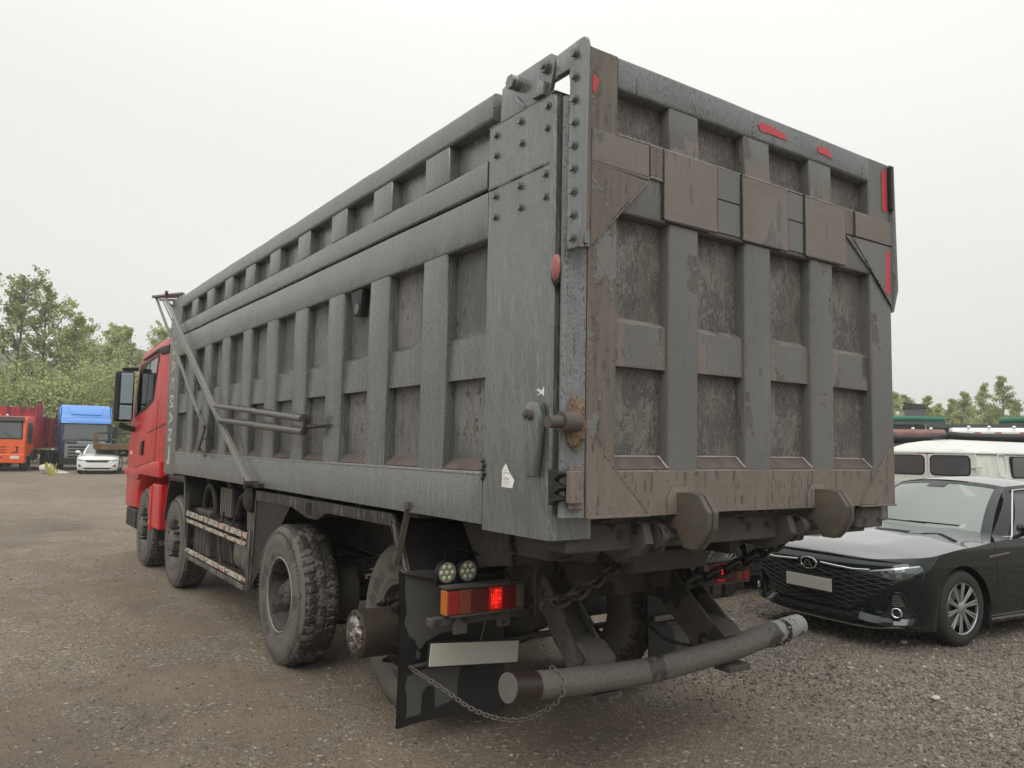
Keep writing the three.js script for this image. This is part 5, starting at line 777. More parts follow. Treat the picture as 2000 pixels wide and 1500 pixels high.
// dark green saloon on the right, nose towards the truck
{
  const g = thing('saloon_car', 'wet black green saloon with a wide slatted grille parked nose towards the dump truck', 'car', [3.28, 0, -1.98], -0.105);
  const body = paintCoat(0x0a1416);
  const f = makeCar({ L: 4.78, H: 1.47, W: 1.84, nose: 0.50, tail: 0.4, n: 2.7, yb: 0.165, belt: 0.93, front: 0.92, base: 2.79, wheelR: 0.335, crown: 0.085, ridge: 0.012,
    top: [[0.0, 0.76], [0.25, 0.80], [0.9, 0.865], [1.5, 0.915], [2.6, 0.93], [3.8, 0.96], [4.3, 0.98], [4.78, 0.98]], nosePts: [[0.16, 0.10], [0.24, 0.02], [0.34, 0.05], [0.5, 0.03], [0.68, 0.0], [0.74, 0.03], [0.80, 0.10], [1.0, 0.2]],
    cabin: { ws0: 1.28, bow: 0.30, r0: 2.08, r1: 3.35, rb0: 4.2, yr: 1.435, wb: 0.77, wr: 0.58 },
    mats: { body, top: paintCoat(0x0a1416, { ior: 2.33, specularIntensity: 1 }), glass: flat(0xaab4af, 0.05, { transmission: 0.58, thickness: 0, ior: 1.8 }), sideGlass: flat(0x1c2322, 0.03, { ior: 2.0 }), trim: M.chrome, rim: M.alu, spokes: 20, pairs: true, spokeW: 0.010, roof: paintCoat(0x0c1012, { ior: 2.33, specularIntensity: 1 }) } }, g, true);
  const half = (name, pts, off, mat) => { part(g, name, f.onNose(pts, off), mat); part(g, name, f.onNose(mirrorW(pts), off), mat); };
  const gr = [[-0.70, 0.665], [-0.80, 0.60], [-0.62, 0.46], [-0.40, 0.315], [0.40, 0.315], [0.62, 0.46], [0.80, 0.60], [0.70, 0.665], [0.20, 0.640], [-0.20, 0.640]];
  part(g, 'grille', f.onNose(gr, 0.004), M.rubberSeal);
  for (let dir = -1; dir <= 1; dir += 2) for (let k = -9; k < 17; k++) { // slanting net of bars
    let run = []; const flush = () => { if (run.length > 2) part(g, 'grille_bar', f.noseLine([run[0], run[run.length - 1]], 0.012, 0.005, Math.max(4, Math.ceil(run.length / 2))), M.grilleBar); run = []; };
    for (let i = 0; i <= 60; i++) { const w = -0.85 + i * 0.0283, y = 0.20 + k * 0.045 + dir * 0.22 * (w + (dir > 0 ? 0 : 0)); if (inPoly(gr, w, y)) run.push([w, y]); else flush(); } flush();
  }
  part(g, 'chrome_strip', [f.noseLine([[0.13, 0.690], [0.45, 0.672], [0.60, 0.682]], 0.006, 0.011)], M.chrome); part(g, 'chrome_strip', [f.noseLine([[-0.13, 0.690], [-0.45, 0.672], [-0.60, 0.682]], 0.006, 0.011)], M.chrome);
  { // oval badge with a peaked bar inside
    const t = new THREE.TorusGeometry(1, 0.10, 8, 40).scale(0.092, 0.052, 0.06).rotateY(-PI / 2).translate(-0.012, 0.672, 0);
    part(g, 'badge', [new THREE.CylinderGeometry(1, 1, 0.1, 40).rotateZ(PI / 2).scale(0.05, 0.05, 0.088).translate(-0.006, 0.672, 0)], M.blackGloss);
    part(g, 'badge_ring', t, M.chrome);
    part(g, 'badge_mark', [bar([-0.02, 0.640, 0.055], [-0.02, 0.702, 0.004], 0.014, 0.014), bar([-0.02, 0.640, -0.055], [-0.02, 0.702, -0.004], 0.014, 0.014), bar([-0.02, 0.655, -0.03], [-0.02, 0.655, 0.03], 0.008, 0.008)], M.chrome);
  }
  part(g, 'license_plate', [box(-0.02, -0.012, 0.44, 0.555, -0.26, 0.26, 0.004)], M.plate);
  part(g, 'plate_frame', [box(-0.014, -0.0, 0.425, 0.57, -0.275, 0.275, 0.004)], M.black);
  half('headlight', [[0.46, 0.655], [0.60, 0.675], [0.80, 0.715], [0.895, 0.735], [0.905, 0.70], [0.86, 0.635], [0.80, 0.605], [0.72, 0.615]], 0.005, flat(0x5c6468, 0.08, { clearcoat: 1, clearcoatRoughness: 0.02, metalness: 0.55 }));
  half('daytime_strip', [[0.48, 0.662], [0.60, 0.680], [0.80, 0.722], [0.89, 0.742], [0.89, 0.730], [0.80, 0.706], [0.60, 0.668]], 0.010, flat(0xc9cfd0, 0.1, { metalness: 0.4 }));
  half('headlight_cell', [[0.70, 0.632], [0.74, 0.632], [0.74, 0.665], [0.70, 0.665]], 0.009, M.chrome); half('headlight_cell', [[0.78, 0.632], [0.82, 0.632], [0.82, 0.672], [0.78, 0.672]], 0.009, M.chrome);
  half('headlight_surround', [[0.80, 0.600], [0.87, 0.635], [0.91, 0.70], [0.915, 0.66], [0.90, 0.60]], 0.004, M.rubberSeal);
  half('fog_recess', [[0.66, 0.30], [0.70, 0.33], [0.755, 0.50], [0.80, 0.50], [0.865, 0.28], [0.82, 0.235], [0.70, 0.25]], 0.004, M.rubberSeal);
  for (const s of [-1, 1]) {
    part(g, 'fog_lamp', [lathe([[0, -0.012], [0.03, -0.008], [0.043, 0.004], [0.046, 0.03]], 'z', [0, 0, 0], 24).rotateY(-PI / 2 + s * 0.55).translate(f.front(0.765, 0.335) - 0.014, 0.335, s * 0.765)], M.chrome);
    for (let k = 0; k < 6; k++) part(g, 'fog_fin', f.noseLine([[s * (0.735 + k * 0.003), 0.395 + k * 0.017], [s * (0.815 - k * 0.004), 0.395 + k * 0.017]], 0.009, 0.003, 4), M.steelWorn);
    part(g, 'fog_frame', f.noseLine([[s * 0.66, 0.29], [s * 0.75, 0.505], [s * 0.80, 0.505], [s * 0.87, 0.28]], 0.006, 0.008, 20), M.blackGloss);
  }
  part(g, 'lower_grille', f.onNose([[-0.60, 0.285], [-0.50, 0.20], [0.50, 0.20], [0.60, 0.285]], 0.003), M.rubberSeal);
  for (let k = 0; k < 14; k++) part(g, 'grille_bar', f.noseLine([[-0.52 + k * 0.074, 0.205], [-0.46 + k * 0.074, 0.28]], 0.008, 0.0035, 4), M.grilleBar);
  part(g, 'chin_strip', f.noseLine([[-0.80, 0.215], [-0.55, 0.172], [0.55, 0.172], [0.80, 0.215]], 0.004, 0.010, 30), M.chrome);
  part(g, 'bumper_crease', f.noseLine([[0.42, 0.30], [0.60, 0.24], [0.86, 0.21]], 0.002, 0.010, 16), body); part(g, 'bumper_crease', f.noseLine([[-0.42, 0.30], [-0.60, 0.24], [-0.86, 0.21]], 0.002, 0.010, 16), body);
  for (const s of [-1, 1]) { // upturned blade under each fog lamp
    const blade = (y0, o0, y1, o1) => grid(16, 2, (a, t) => { const w = lerp(0.44, 0.86, a), y = lerp(y0, y1, t) - 0.05 * Math.sin(a * PI * 0.5) + 0.03 * a * a, o = lerp(o0, o1, t) * Math.sin(Math.min(1, a * 3) * PI / 2); return [f.front(w, y) - o, y, s * w]; });
    part(g, 'bumper_blade', [blade(0.315, 0.0, 0.262, 0.045), blade(0.262, 0.045, 0.235, 0.0)], body);
  }
  part(g, 'bonnet_gap', [tube(Array.from({ length: 25 }, (_, i) => { const q = -1 + i / 12, w = q * 0.80, y = f.shoulder(0.3) - 0.045; return [f.front(w, y) - 0.003, y + 0.02 * (1 - q * q), w]; }), 0.006, 5)], M.rubberSeal);
  part(g, 'wiper', [bar([1.30, 1.025, 0.30], [1.36, 1.03, -0.30], 0.02, 0.012), bar([1.33, 1.03, 0.62], [1.33, 1.03, 0.10], 0.02, 0.012)], M.black);
  part(g, 'fender_badge', [bar([1.30, 0.775, 0.918], [1.62, 0.80, 0.917], 0.012, 0.012)], M.chrome);
  part(g, 'fender_flap', [box(1.315, 1.33, 0.12, 0.33, 0.70, 0.90, 0.004)], M.black);
  part(g, 'inside_mirror', [box(1.95, 1.98, 1.31, 1.37, -0.12, 0.12, 0.01)], M.black);
}
// dark SUV beside it, seen under the tailgate
{
  const g = thing('suv_car', 'dark grey car streaked by rain, its multi-spoke wheel showing below the tailgate', 'car', [3.25, 0, -4.62], -0.06);
  const body = tex(512, (u, v, o) => { const d = fbm(u, v, 90, 4, 3, 501), n = fbm(u, v, 4, 4, 3, 503); mix3(o, [0.10, 0.105, 0.11], [0.15, 0.155, 0.16], n); mix3(o, o, [0.33, 0.325, 0.315], sstep(0.52, 0.6, d) * 0.8); o[3] = 0.35; o[4] = 0.5; }, 1.0, { bumpScale: 0.0001, clearcoat: 0.6, clearcoatRoughness: 0.2 });
  makeCar({ L: 4.6, H: 1.7, W: 1.86, nose: 0.35, tail: 0.3, n: 3, yb: 0.22, belt: 1.05, front: 0.86, base: 2.7, wheelR: 0.365, crown: 0.07, top: [[0, 0.92], [0.3, 0.97], [1.3, 1.04], [2.6, 1.08], [4.6, 1.12]], nosePts: [[0.2, 0.05], [0.5, 0.0], [0.9, 0.06], [1.1, 0.1]],
    cabin: { ws0: 1.15, bow: 0.2, r0: 1.85, r1: 3.95, rb0: 4.4, yr: 1.66, wb: 0.80, wr: 0.62 }, mats: { body, glass: M.carGlass, trim: M.black, rim: M.alu, spokes: 26, spokeW: 0.014 } }, g, false);
}
// cream forward-control van behind the saloon, its rear doors towards the truck
{
  const g = thing('panel_van', 'old cream white van with rounded roof and two rear door windows, behind the saloon', 'van', [9.95, 0, -4.30], 0);
  M.cream = tex(512, (u, v, o) => { const n = fbm(u, v, 4, 4, 4, 511), d = fbm(u, v, 50, 4, 3, 513); mix3(o, [0.80, 0.815, 0.78], [0.86, 0.875, 0.845], n); mix3(o, o, [0.66, 0.66, 0.62], sstep(0.62, 0.75, d) * 0.35); o[3] = 0.32; o[4] = 0.5; }, 2, { bumpScale: 0.0001, clearcoat: 0.5, clearcoatRoughness: 0.15 });
  const L = 4.3, hw = 0.96, rr = 0.30, lv = [[0.42, 0.03], [0.6, 0], [1.05, 0], [1.35, 0.02], [1.66, 0.055], [1.735, 0.07]], roof = [[1.735, 0.05], [1.75, 0.045], [1.765, 0.05], [1.84, 0.13], [1.90, 0.27], [1.945, 0.5], [1.965, 0.75], [1.972, 0.95]];
  const out = (k, ins) => { // rounded rectangle, k 0..1
    const w = hw - ins, l = L / 2 - ins, r = Math.min(rr, w * 0.9), a = k * 2 * PI, c = Math.cos(a), s = Math.sin(a), q = Math.pow(Math.pow(Math.abs(c), 7) + Math.pow(Math.abs(s), 7), -1 / 7); return [L / 2 + c * q * l, s * q * w]; };
  const skin = (lev) => grid(160, lev.length - 1, (a, t) => { const [y, i] = lev[Math.round(t * (lev.length - 1))], [x, z] = out(a, i); return [x, y, z]; });
  part(g, 'body', skin(lv), M.cream); part(g, 'roof', [skin(roof), new THREE.CylinderGeometry(0.2, 0.2, 0.004, 30).scale(10, 1, 0.1).translate(L / 2, 1.971, 0)], M.cream);
  part(g, 'roof_gutter', tube(Array.from({ length: 60 }, (_, i) => { const [x, z] = out(i / 60, 0.045); return [x, 1.738, z]; }), 0.012, 6, true, 240), flat(0xb9bcb2, 0.5));
  const rw = (z0, z1, y0, y1, r) => { const s = new THREE.Shape(); s.moveTo(z0 + r, y0); s.lineTo(z1 - r, y0); s.quadraticCurveTo(z1, y0, z1, y0 + r); s.lineTo(z1, y1 - r); s.quadraticCurveTo(z1, y1, z1 - r, y1); s.lineTo(z0 + r, y1); s.quadraticCurveTo(z0, y1, z0, y1 - r); s.lineTo(z0, y0 + r); s.quadraticCurveTo(z0, y0, z0 + r, y0); return s; };
  M.vanGlass = flat(0x4c5354, 0.08, { ior: 1.7 });
  const lean = (m) => { m.rotation.z = -0.10; m.position.set(-1.35 * 0.0998 * -1 - 0.128, 0.008, 0); return m; };
  for (const [a, b] of [[-0.70, -0.09], [0.035, 0.645]]) {
    part(g, 'window_seal', prism(rw(a - 0.02, b + 0.02, 1.365, 1.705, 0.09), 'x', 0.012, 0.05), M.rubberSeal);
    part(g, 'rear_window', prism(rw(a, b, 1.385, 1.685, 0.075), 'x', 0.006, 0.045), M.vanGlass);
  }
  part(g, 'rear_door', prism(rw(-0.78, -0.03, 0.55, 1.72, 0.03), 'x', 0.018, 0.06), M.cream); part(g, 'rear_door', prism(rw(-0.022, 0.74, 0.55, 1.72, 0.03), 'x', 0.018, 0.06), M.cream);
  part(g, 'door_hinge', [box(-0.01, 0.05, 1.50, 1.53, 0.68, 0.84, 0.006), cyl([0.0, 1.47, 0.76], [0.0, 1.56, 0.76], 0.016, 0.016, 10)], M.cream);
  part(g, 'brake_lamp', [box(0.02, 0.06, 1.722, 1.74, -0.20, 0.06, 0.005)], flat(0x7c2b35, 0.3));
  for (const [a, b] of [[0.26, 0.52]]) part(g, 'side_panel_press', [tube(Array.from({ length: 24 }, (_, i) => { const t = (i / 24) * 2 * PI, q = Math.pow(Math.pow(Math.abs(Math.cos(t)), 3.5) + Math.pow(Math.abs(Math.sin(t)), 3.5), -1 / 3.5), y = 1.545 + Math.sin(t) * q * 0.18; return [0.50 + Math.cos(t) * q * 0.15, y, hw - 0.02 - 0.11 * Math.max(0, y - 1.35)]; }), 0.008, 6, true, 96)], M.cream);
  for (const x of [1.25, 2.2, 3.1]) { part(g, 'window_seal', prism(rw(x - 0.46, x + 0.46, 1.34, 1.70, 0.09), 'z', hw - 0.06, hw - 0.012), M.rubberSeal); part(g, 'side_window', prism(rw(x - 0.43, x + 0.43, 1.365, 1.68, 0.075), 'z', hw - 0.06, hw - 0.008), M.vanGlass); }
  part(g, 'bumper', box(-0.12, -0.02, 0.42, 0.54, -0.9, 0.9, 0.02), M.black);
  part(g, 'underbody', box(0.2, L - 0.2, 0.3, 0.5, -0.7, 0.7), M.black);
  for (const x of [0.95, 3.25]) for (const s of [-1, 1]) { const w = new THREE.Group(); w.name = 'wheel'; w.position.set(x, 0.37, s * 0.78); g.add(w); share(w, 'tyre', uvBox(clean(lathe([[0.2, -0.1], [0.33, -0.11], [0.37, -0.08], [0.37, 0.08], [0.33, 0.11], [0.2, 0.1]], 'z', [0, 0, 0], 36))), M.tyreDark); share(w, 'rim', uvBox(clean(lathe([[0, 0.06 * s], [0.12, 0.05 * s], [0.2, 0.09 * s]], 'z', [0, 0, 0], 28))), M.cream); }
}
// ---------------------------------------------------------------- vehicles in the far row: front face at local z = 0, facing +z
function wheelsFar(g, list, R = 0.5, W = 0.3) { const q = uvBox(clean(lathe([[R * 0.45, -W / 2], [R * 0.9, -W / 2], [R, -W * 0.38], [R, W * 0.38], [R * 0.9, W / 2], [R * 0.45, W / 2]], 'x', [0, 0, 0], 30))), h = uvBox(clean(lathe([[0, -0.06], [R * 0.3, -0.05], [R * 0.5, 0.0], [R * 0.5, 0.06], [0, 0.06]], 'x', [0, 0, 0], 20))); for (const [x, z] of list) { const w = new THREE.Group(); w.name = 'wheel'; w.position.set(x, R, z); g.add(w); share(w, 'tyre', q, M.tyreDark); share(w, 'rim', h, M.mud); } }
M.orange = flat(0xe0591c, 0.42, { clearcoat: 0.4, clearcoatRoughness: 0.2 }); M.blue = flat(0x4a8ad8, 0.35, { clearcoat: 0.6, clearcoatRoughness: 0.1 });
M.dumpRed = tex(512, (u, v, o) => { const n = fbm(u, v, 5, 4, 4, 521), d = fbm(u, v, 26, 3, 4, 523); mix3(o, [0.62, 0.13, 0.19], [0.70, 0.18, 0.24], n); mix3(o, o, [0.30, 0.13, 0.15], sstep(0.5, 0.66, d) * 0.75); o[3] = 0.55; o[4] = 0.5; }, 3, { bumpScale: 0.0001 });
M.screen = flat(0x39413f, 0.06, { ior: 2.0 });
M.wood = tex(256, (u, v, o) => { const n = fbm(u, v, 4, 30, 4, 531); mix3(o, [0.30, 0.22, 0.15], [0.50, 0.40, 0.29], n); o[3] = 0.8; o[4] = n; }, 1.5, { bumpScale: 0.004 });
{ // orange cab-over tipper
  const g = thing('tipper_truck', 'orange cab tipper truck with a red dump body at the far edge of the yard', 'truck', [-2.0, 0.1, -43.6], -0.27);
  const c = part(g, 'cab', prism([[0, 0.55], [0, 1.55], [-0.10, 2.55], [-0.22, 2.72], [-1.6, 2.76], [-1.75, 2.6], [-1.8, 0.95], [-1.35, 0.95], [-1.15, 0.75], [-0.45, 0.75], [-0.35, 0.55]], 'x', -1.22, 1.22, 0.05), M.orange);
  part(c, 'windscreen_surround', quad([-1.10, 1.58, 0.008], [1.10, 1.58, 0.008], [1.06, 2.47, -0.088], [-1.06, 2.47, -0.088]), M.rubberSeal);
  part(c, 'windscreen', [quad([-1.04, 1.64, 0.012], [1.04, 1.64, 0.012], [1.0, 2.40, -0.068], [-1.0, 2.40, -0.068])], M.screen);
  part(c, 'sun_visor', box(-1.12, 1.12, 2.46, 2.70, -0.20, 0.10, 0.04), flat(0x5a4a4c, 0.4));
  for (const x of [-0.6, 0.2]) part(c, 'wiper', bar([x + 0.55, 1.62, 0.03], [x, 1.98, 0.0], 0.03, 0.02), M.black);
  for (const y of [0.92, 1.06, 1.20]) part(c, 'grille_slot', box(-0.95, 0.42, y - 0.03, y + 0.03, -0.01, 0.012, 0.01), flat(0x8a2f10, 0.5));
  part(c, 'corner_vent', prism([[0.62, 0.86], [0.72, 0.92], [0.93, 0.92], [0.93, 1.22], [0.78, 1.25], [0.86, 1.15], [0.86, 0.98], [0.70, 0.96]], 'z', 0.0, 0.014), M.black);
  part(c, 'bumper', box(-1.24, 1.24, 0.40, 0.86, -0.3, 0.06, 0.05), M.orange);
  part(c, 'bumper_slot', box(-0.9, 0.28, 0.64, 0.72, 0.05, 0.064, 0.005), flat(0x5a2410, 0.5));
  for (const s of [-1, 1]) { part(c, 'headlight', box(s * 0.62, s * 1.02, 0.62, 0.76, 0.05, 0.072, 0.02), flat(0xd8d6cc, 0.15)); part(c, 'marker_lamp', box(s * 1.02, s * 1.2, 1.24, 1.30, 0.0, 0.02), flat(0xe0921c, 0.3)); part(c, 'mirror', [box(s * 1.30, s * 1.48, 1.75, 2.25, -0.25, -0.15, 0.03), box(s * 1.28, s * 1.5, 1.38, 1.68, -0.25, -0.15, 0.03)], M.black); part(c, 'door_window', box(s * 1.215, s * 1.228, 1.65, 2.4, -1.3, -0.4, 0.004), M.screen); }
  part(c, 'license_plate', box(-0.30, 0.22, 0.46, 0.57, 0.058, 0.068), M.plate);
  { let x = -0.40; for (const q of 'rsapanrlin') { const t = new TextGeometry(q, { font, size: 0.13, depth: 0.004, curveSegments: 2 }); t.computeBoundingBox(); part(c, 'letter', t.translate(x, 1.385, 0.004), flat(0x3a2a26, 0.6)); x += t.boundingBox.max.x + 0.012; } }
  part(c, 'badge', lathe([[0.06, 0], [0.09, 0.02], [0.06, 0.02]], 'z', [-0.27, 1.07, 0.0], 20), M.alu);
  part(c, 'roof_lamp', [-0.7, -0.35, 0, 0.35].map((x) => new THREE.SphereGeometry(0.06, 10, 8).translate(x, 2.76, -0.1)), M.white);
  part(g, 'frame', [box(-0.45, 0.45, 0.75, 1.0, -8.2, -0.5), box(-1.1, -0.5, 0.5, 0.95, -3.4, -2.2, 0.05), box(0.5, 1.1, 0.5, 0.95, -3.4, -2.2, 0.05), box(-1.05, 1.05, 0.8, 1.3, -2.2, -1.85)], M.iron);
  const b = part(g, 'dump_body', [box(1.20, 1.27, 1.15, 2.75, -8.4, -2.2), box(-1.27, -1.20, 1.15, 2.75, -8.4, -2.2), box(-1.27, 1.27, 1.15, 3.25, -2.22, -2.12), box(-1.27, 1.27, 1.15, 1.25, -8.4, -2.2), box(-1.27, 1.27, 1.15, 2.75, -8.45, -8.38)], M.dumpRed);
  part(b, 'headboard', prism([[-2.12, 2.6], [-2.12, 3.42], [-2.9, 3.42], [-3.15, 2.75], [-3.15, 2.6]], 'x', 1.2, 1.285), M.dumpRed);
  part(b, 'top_rim', [box(1.17, 1.31, 2.70, 2.80, -8.4, -2.9), box(-1.31, -1.17, 2.70, 2.80, -8.4, -2.9), box(1.17, 1.31, 3.36, 3.44, -2.95, -2.1)], M.dumpRed);
  for (let k = 0; k < 7; k++) part(b, 'rib', box(1.265, 1.33, 1.2, 2.72, -3.1 - k * 0.8, -2.98 - k * 0.8), M.dumpRed);
  part(b, 'bottom_rim', box(1.22, 1.33, 1.12, 1.24, -8.4, -2.15), M.dumpRed);
  wheelsFar(g, [[-1.05, -0.95], [1.05, -0.95], [-1.05, -5.3], [1.05, -5.3], [-1.05, -6.7], [1.05, -6.7]]);
}
{ // dark loader crane standing behind the orange cab
  const g = thing('loader_crane', 'dark folded loader crane rising behind the orange cab', 'crane', [-2.9, 0.1, -47.2], -0.2);
  part(g, 'column', [box(-0.3, 0.3, 1.0, 3.3, -0.3, 0.3, 0.05)], M.iron); part(g, 'boom', [bar([-0.2, 3.4, 0], [-1.4, 3.25, 0.2], 0.28, 0.3, 0.04), bar([-1.3, 3.0, 0.2], [0.6, 2.95, 0], 0.24, 0.26, 0.04)], M.iron);
  part(g, 'seat_box', [box(0.15, 0.75, 3.0, 3.55, -0.2, 0.4, 0.04)], M.iron); part(g, 'cylinder', [cyl([-0.4, 2.4, 0.3], [-1.0, 3.2, 0.3], 0.07, 0.07, 12), cyl([0.1, 3.3, 0.35], [0.5, 3.75, 0.2], 0.05, 0.05, 10)], M.steelWorn); part(g, 'hook_block', box(0.25, 0.6, 3.5, 3.85, -0.1, 0.3, 0.04), M.iron);
  part(g, 'base_frame', [box(-1.1, 1.1, 0.0, 1.0, -0.5, 0.4, 0.05)], M.iron);
}
{ // red dump body standing behind
  const g = thing('dump_trailer', 'long red tipping trailer behind the orange truck', 'trailer', [-5.4, 0.1, -52], -0.1);
  const b = part(g, 'body', [box(-4.5, 4.0, 1.1, 3.1, -2.4, 0, 0.05)], M.dumpRed); part(b, 'top_rim', box(-4.55, 4.05, 3.0, 3.14, -0.05, 0.06), M.dumpRed);
  for (let k = 0; k < 9; k++) part(b, 'rib', box(-4.3 + k, -4.16 + k, 1.15, 3.0, -0.02, 0.08), M.dumpRed);
  wheelsFar(g, [[-3, -0.4], [-1.8, -0.4], [2.2, -0.4]]); g.children.filter((c) => c.name === 'wheel').forEach((w) => { w.rotation.y = PI / 2; });
  part(g, 'frame', box(-4.2, 3.8, 0.7, 1.1, -1.6, -0.8), M.iron);
}
{ // blue tractor with a tall roof fairing
  const g = thing('tractor_truck', 'blue and black tractor truck with a tall blue roof fairing', 'truck', [2.05, 0.1, -45.4], -0.03);
  const c = part(g, 'cab', prism([[0, 0.9], [0.02, 1.6], [-0.14, 2.62], [-0.22, 2.72], [-2.1, 2.74], [-2.2, 2.6], [-2.2, 1.0], [-1.9, 0.9]], 'x', -1.22, 1.22, 0.06), flat(0x1c2a44, 0.4));
  part(c, 'brow', prism([[-0.10, 2.45], [0.02, 2.50], [-0.02, 2.62], [-0.30, 2.86], [-0.6, 2.86], [-0.6, 2.45]], 'x', -1.20, 1.20, 0.05), M.blue);
  part(c, 'roof_fairing', prism([[-0.22, 2.80], [-0.30, 2.98], [-0.75, 3.42], [-0.95, 3.50], [-2.2, 3.44], [-2.2, 2.74], [-0.4, 2.74]], 'x', -1.19, 1.19, 0.10), M.blue);
  part(c, 'fairing_rib', [bar([-0.72, 3.02, -0.34], [-0.86, 3.38, -0.70], 0.05, 0.05, 0.02), bar([0.72, 3.02, -0.34], [0.86, 3.38, -0.70], 0.05, 0.05, 0.02), box(-0.72, 0.72, 2.96, 3.0, -0.32, -0.26, 0.015)], M.blue);
  for (const s of [-1, 1]) part(c, 'fairing_side', prism([[-0.35, 2.5], [-0.35, 3.0], [-0.8, 3.40], [-2.2, 3.40], [-2.2, 2.1], [-1.4, 2.0]], 'x', s * 1.20, s * 1.245, 0.012), M.blue);
  part(c, 'windscreen', [quad([-1.08, 1.62, 0.025], [1.08, 1.62, 0.025], [1.0, 2.44, -0.095], [-1.0, 2.44, -0.095])], M.screen);
  part(c, 'grille_panel', box(-0.98, 0.98, 0.62, 1.55, -0.1, 0.045, 0.05), flat(0x8d9294, 0.4, { metalness: 0.4 }));
  for (const y of [1.22, 1.06, 0.88, 0.72]) part(c, 'grille_slot', box(-0.80, 0.80, y - 0.045, y + 0.045, 0.04, 0.055, 0.01), M.black);
  part(c, 'badge_panel', box(-0.95, -0.4, 1.40, 1.52, 0.04, 0.055, 0.01), M.black);
  for (const s of [-1, 1]) { part(c, 'mirror', [box(s * 1.30, s * 1.52, 1.7, 2.35, -0.3, -0.16, 0.04), box(s * 1.30, s * 1.50, 1.40, 1.64, -0.3, -0.16, 0.03)], M.black); part(c, 'headlight', box(s * 0.95, s * 1.18, 0.62, 0.86, -0.02, 0.05, 0.03), M.black); part(c, 'door', box(s * 1.215, s * 1.228, 1.0, 2.4, -1.4, -0.35, 0.004), M.blue); }
  part(c, 'wiper', bar([0.3, 1.60, 0.05], [-0.35, 1.72, 0.03], 0.03, 0.02), M.black);
  part(c, 'bumper', box(-1.2, 1.2, 0.28, 0.62, -0.3, 0.06, 0.05), M.black);
  part(g, 'frame', box(-0.5, 0.5, 0.6, 0.9, -6, -0.4), M.iron); part(g, 'trailer_front', [box(-1.25, 1.25, 1.2, 3.0, -4.3, -4.0)], M.iron);
  wheelsFar(g, [[-1.05, -1.3], [1.05, -1.3], [-1.05, -4.8], [1.05, -4.8]]);
}
{ // rusty flatbed
  const g = thing('flatbed_trailer', 'rusty flatbed trailer with timber edge beside the blue truck', 'trailer', [3.75, 0.1, -40.0], -0.12);
  part(g, 'deck', box(-1.9, 4, 1.30, 1.42, -5, 0, 0.01), M.wood); part(g, 'deck_edge', box(-1.9, 4, 1.16, 1.32, -0.04, 0.03, 0.01), M.wood); part(g, 'headboard', prism([[-1.95, 1.2], [-1.95, 1.95], [-1.85, 2.0], [-1.6, 1.2]], 'z', -0.12, 0.05, 0.01), M.wood);
  part(g, 'side_rail', [box(-1.8, 4, 1.92, 1.98, -0.08, -0.02), ...[-0.1, 1.2, 2.5].map((x) => box(x, x + 0.06, 1.4, 1.95, -0.08, -0.02))], M.iron); part(g, 'load', [box(0.1, 3.6, 1.42, 1.85, -3.5, -0.3, 0.03), box(0.4, 2.6, 1.85, 2.9, -4.5, -2.2, 0.05)], M.iron);
  part(g, 'frame', box(-1.2, 4, 0.8, 1.16, -3.2, -1.2), M.iron); wheelsFar(g, [[0.6, -0.6], [1.8, -0.6], [3.0, -0.6]]); g.children.filter((c) => c.name === 'wheel').forEach((w) => { w.rotation.y = PI / 2; });
}
{ // white saloon in front of the blue truck: built along x, turned to face the camera
  const g = thing('saloon_car', 'white saloon parked in front of the blue tractor truck', 'car', [1.95, 0.1, -39.6], PI / 2 - 0.2);
  const body = paintCoat(0xe6e7e4);
  const f = makeCar({ L: 4.6, H: 1.47, W: 1.80, nose: 0.45, tail: 0.4, n: 2.6, yb: 0.17, belt: 0.93, front: 0.9, base: 2.7, wheelR: 0.32, crown: 0.08, top: [[0.0, 0.74], [0.25, 0.78], [0.9, 0.86], [1.5, 0.91], [2.6, 0.93], [4.6, 0.98]], nosePts: [[0.16, 0.08], [0.3, 0.0], [0.6, 0.0], [0.76, 0.08], [1.0, 0.2]],
    cabin: { ws0: 1.25, bow: 0.28, r0: 2.05, r1: 3.3, rb0: 4.1, yr: 1.44, wb: 0.76, wr: 0.58 }, mats: { body, glass: flat(0x59625c, 0.04, { ior: 2.2 }), trim: M.black, rim: M.alu, spokes: 10 } }, g, false);
  part(g, 'grille', f.onNose([[-0.62, 0.66], [-0.40, 0.545], [0.40, 0.545], [0.62, 0.66], [0.3, 0.665], [-0.3, 0.665]], 0.006), M.black);
  part(g, 'badge', [bar([-0.012, 0.58, 0.02], [-0.012, 0.65, 0.12], 0.02, 0.015), bar([-0.012, 0.58, 0.0], [-0.012, 0.65, -0.12], 0.02, 0.015)], M.chrome);
  for (const s of [1, -1]) { const P = (a) => (s > 0 ? a : mirrorW(a)); part(g, 'headlight', f.onNose(P([[0.60, 0.66], [0.84, 0.70], [0.82, 0.62], [0.62, 0.59]]), 0.006), flat(0x8b9194, 0.1, { metalness: 0.4 })); part(g, 'fog_recess', f.onNose(P([[0.62, 0.36], [0.80, 0.46], [0.80, 0.34]]), 0.006), M.black); }
  part(g, 'lower_grille', f.onNose([[-0.62, 0.30], [-0.5, 0.235], [0.5, 0.235], [0.62, 0.30]], 0.006), M.black); part(g, 'license_plate', box(-0.012, -0.004, 0.41, 0.52, -0.26, 0.26), M.white);
}
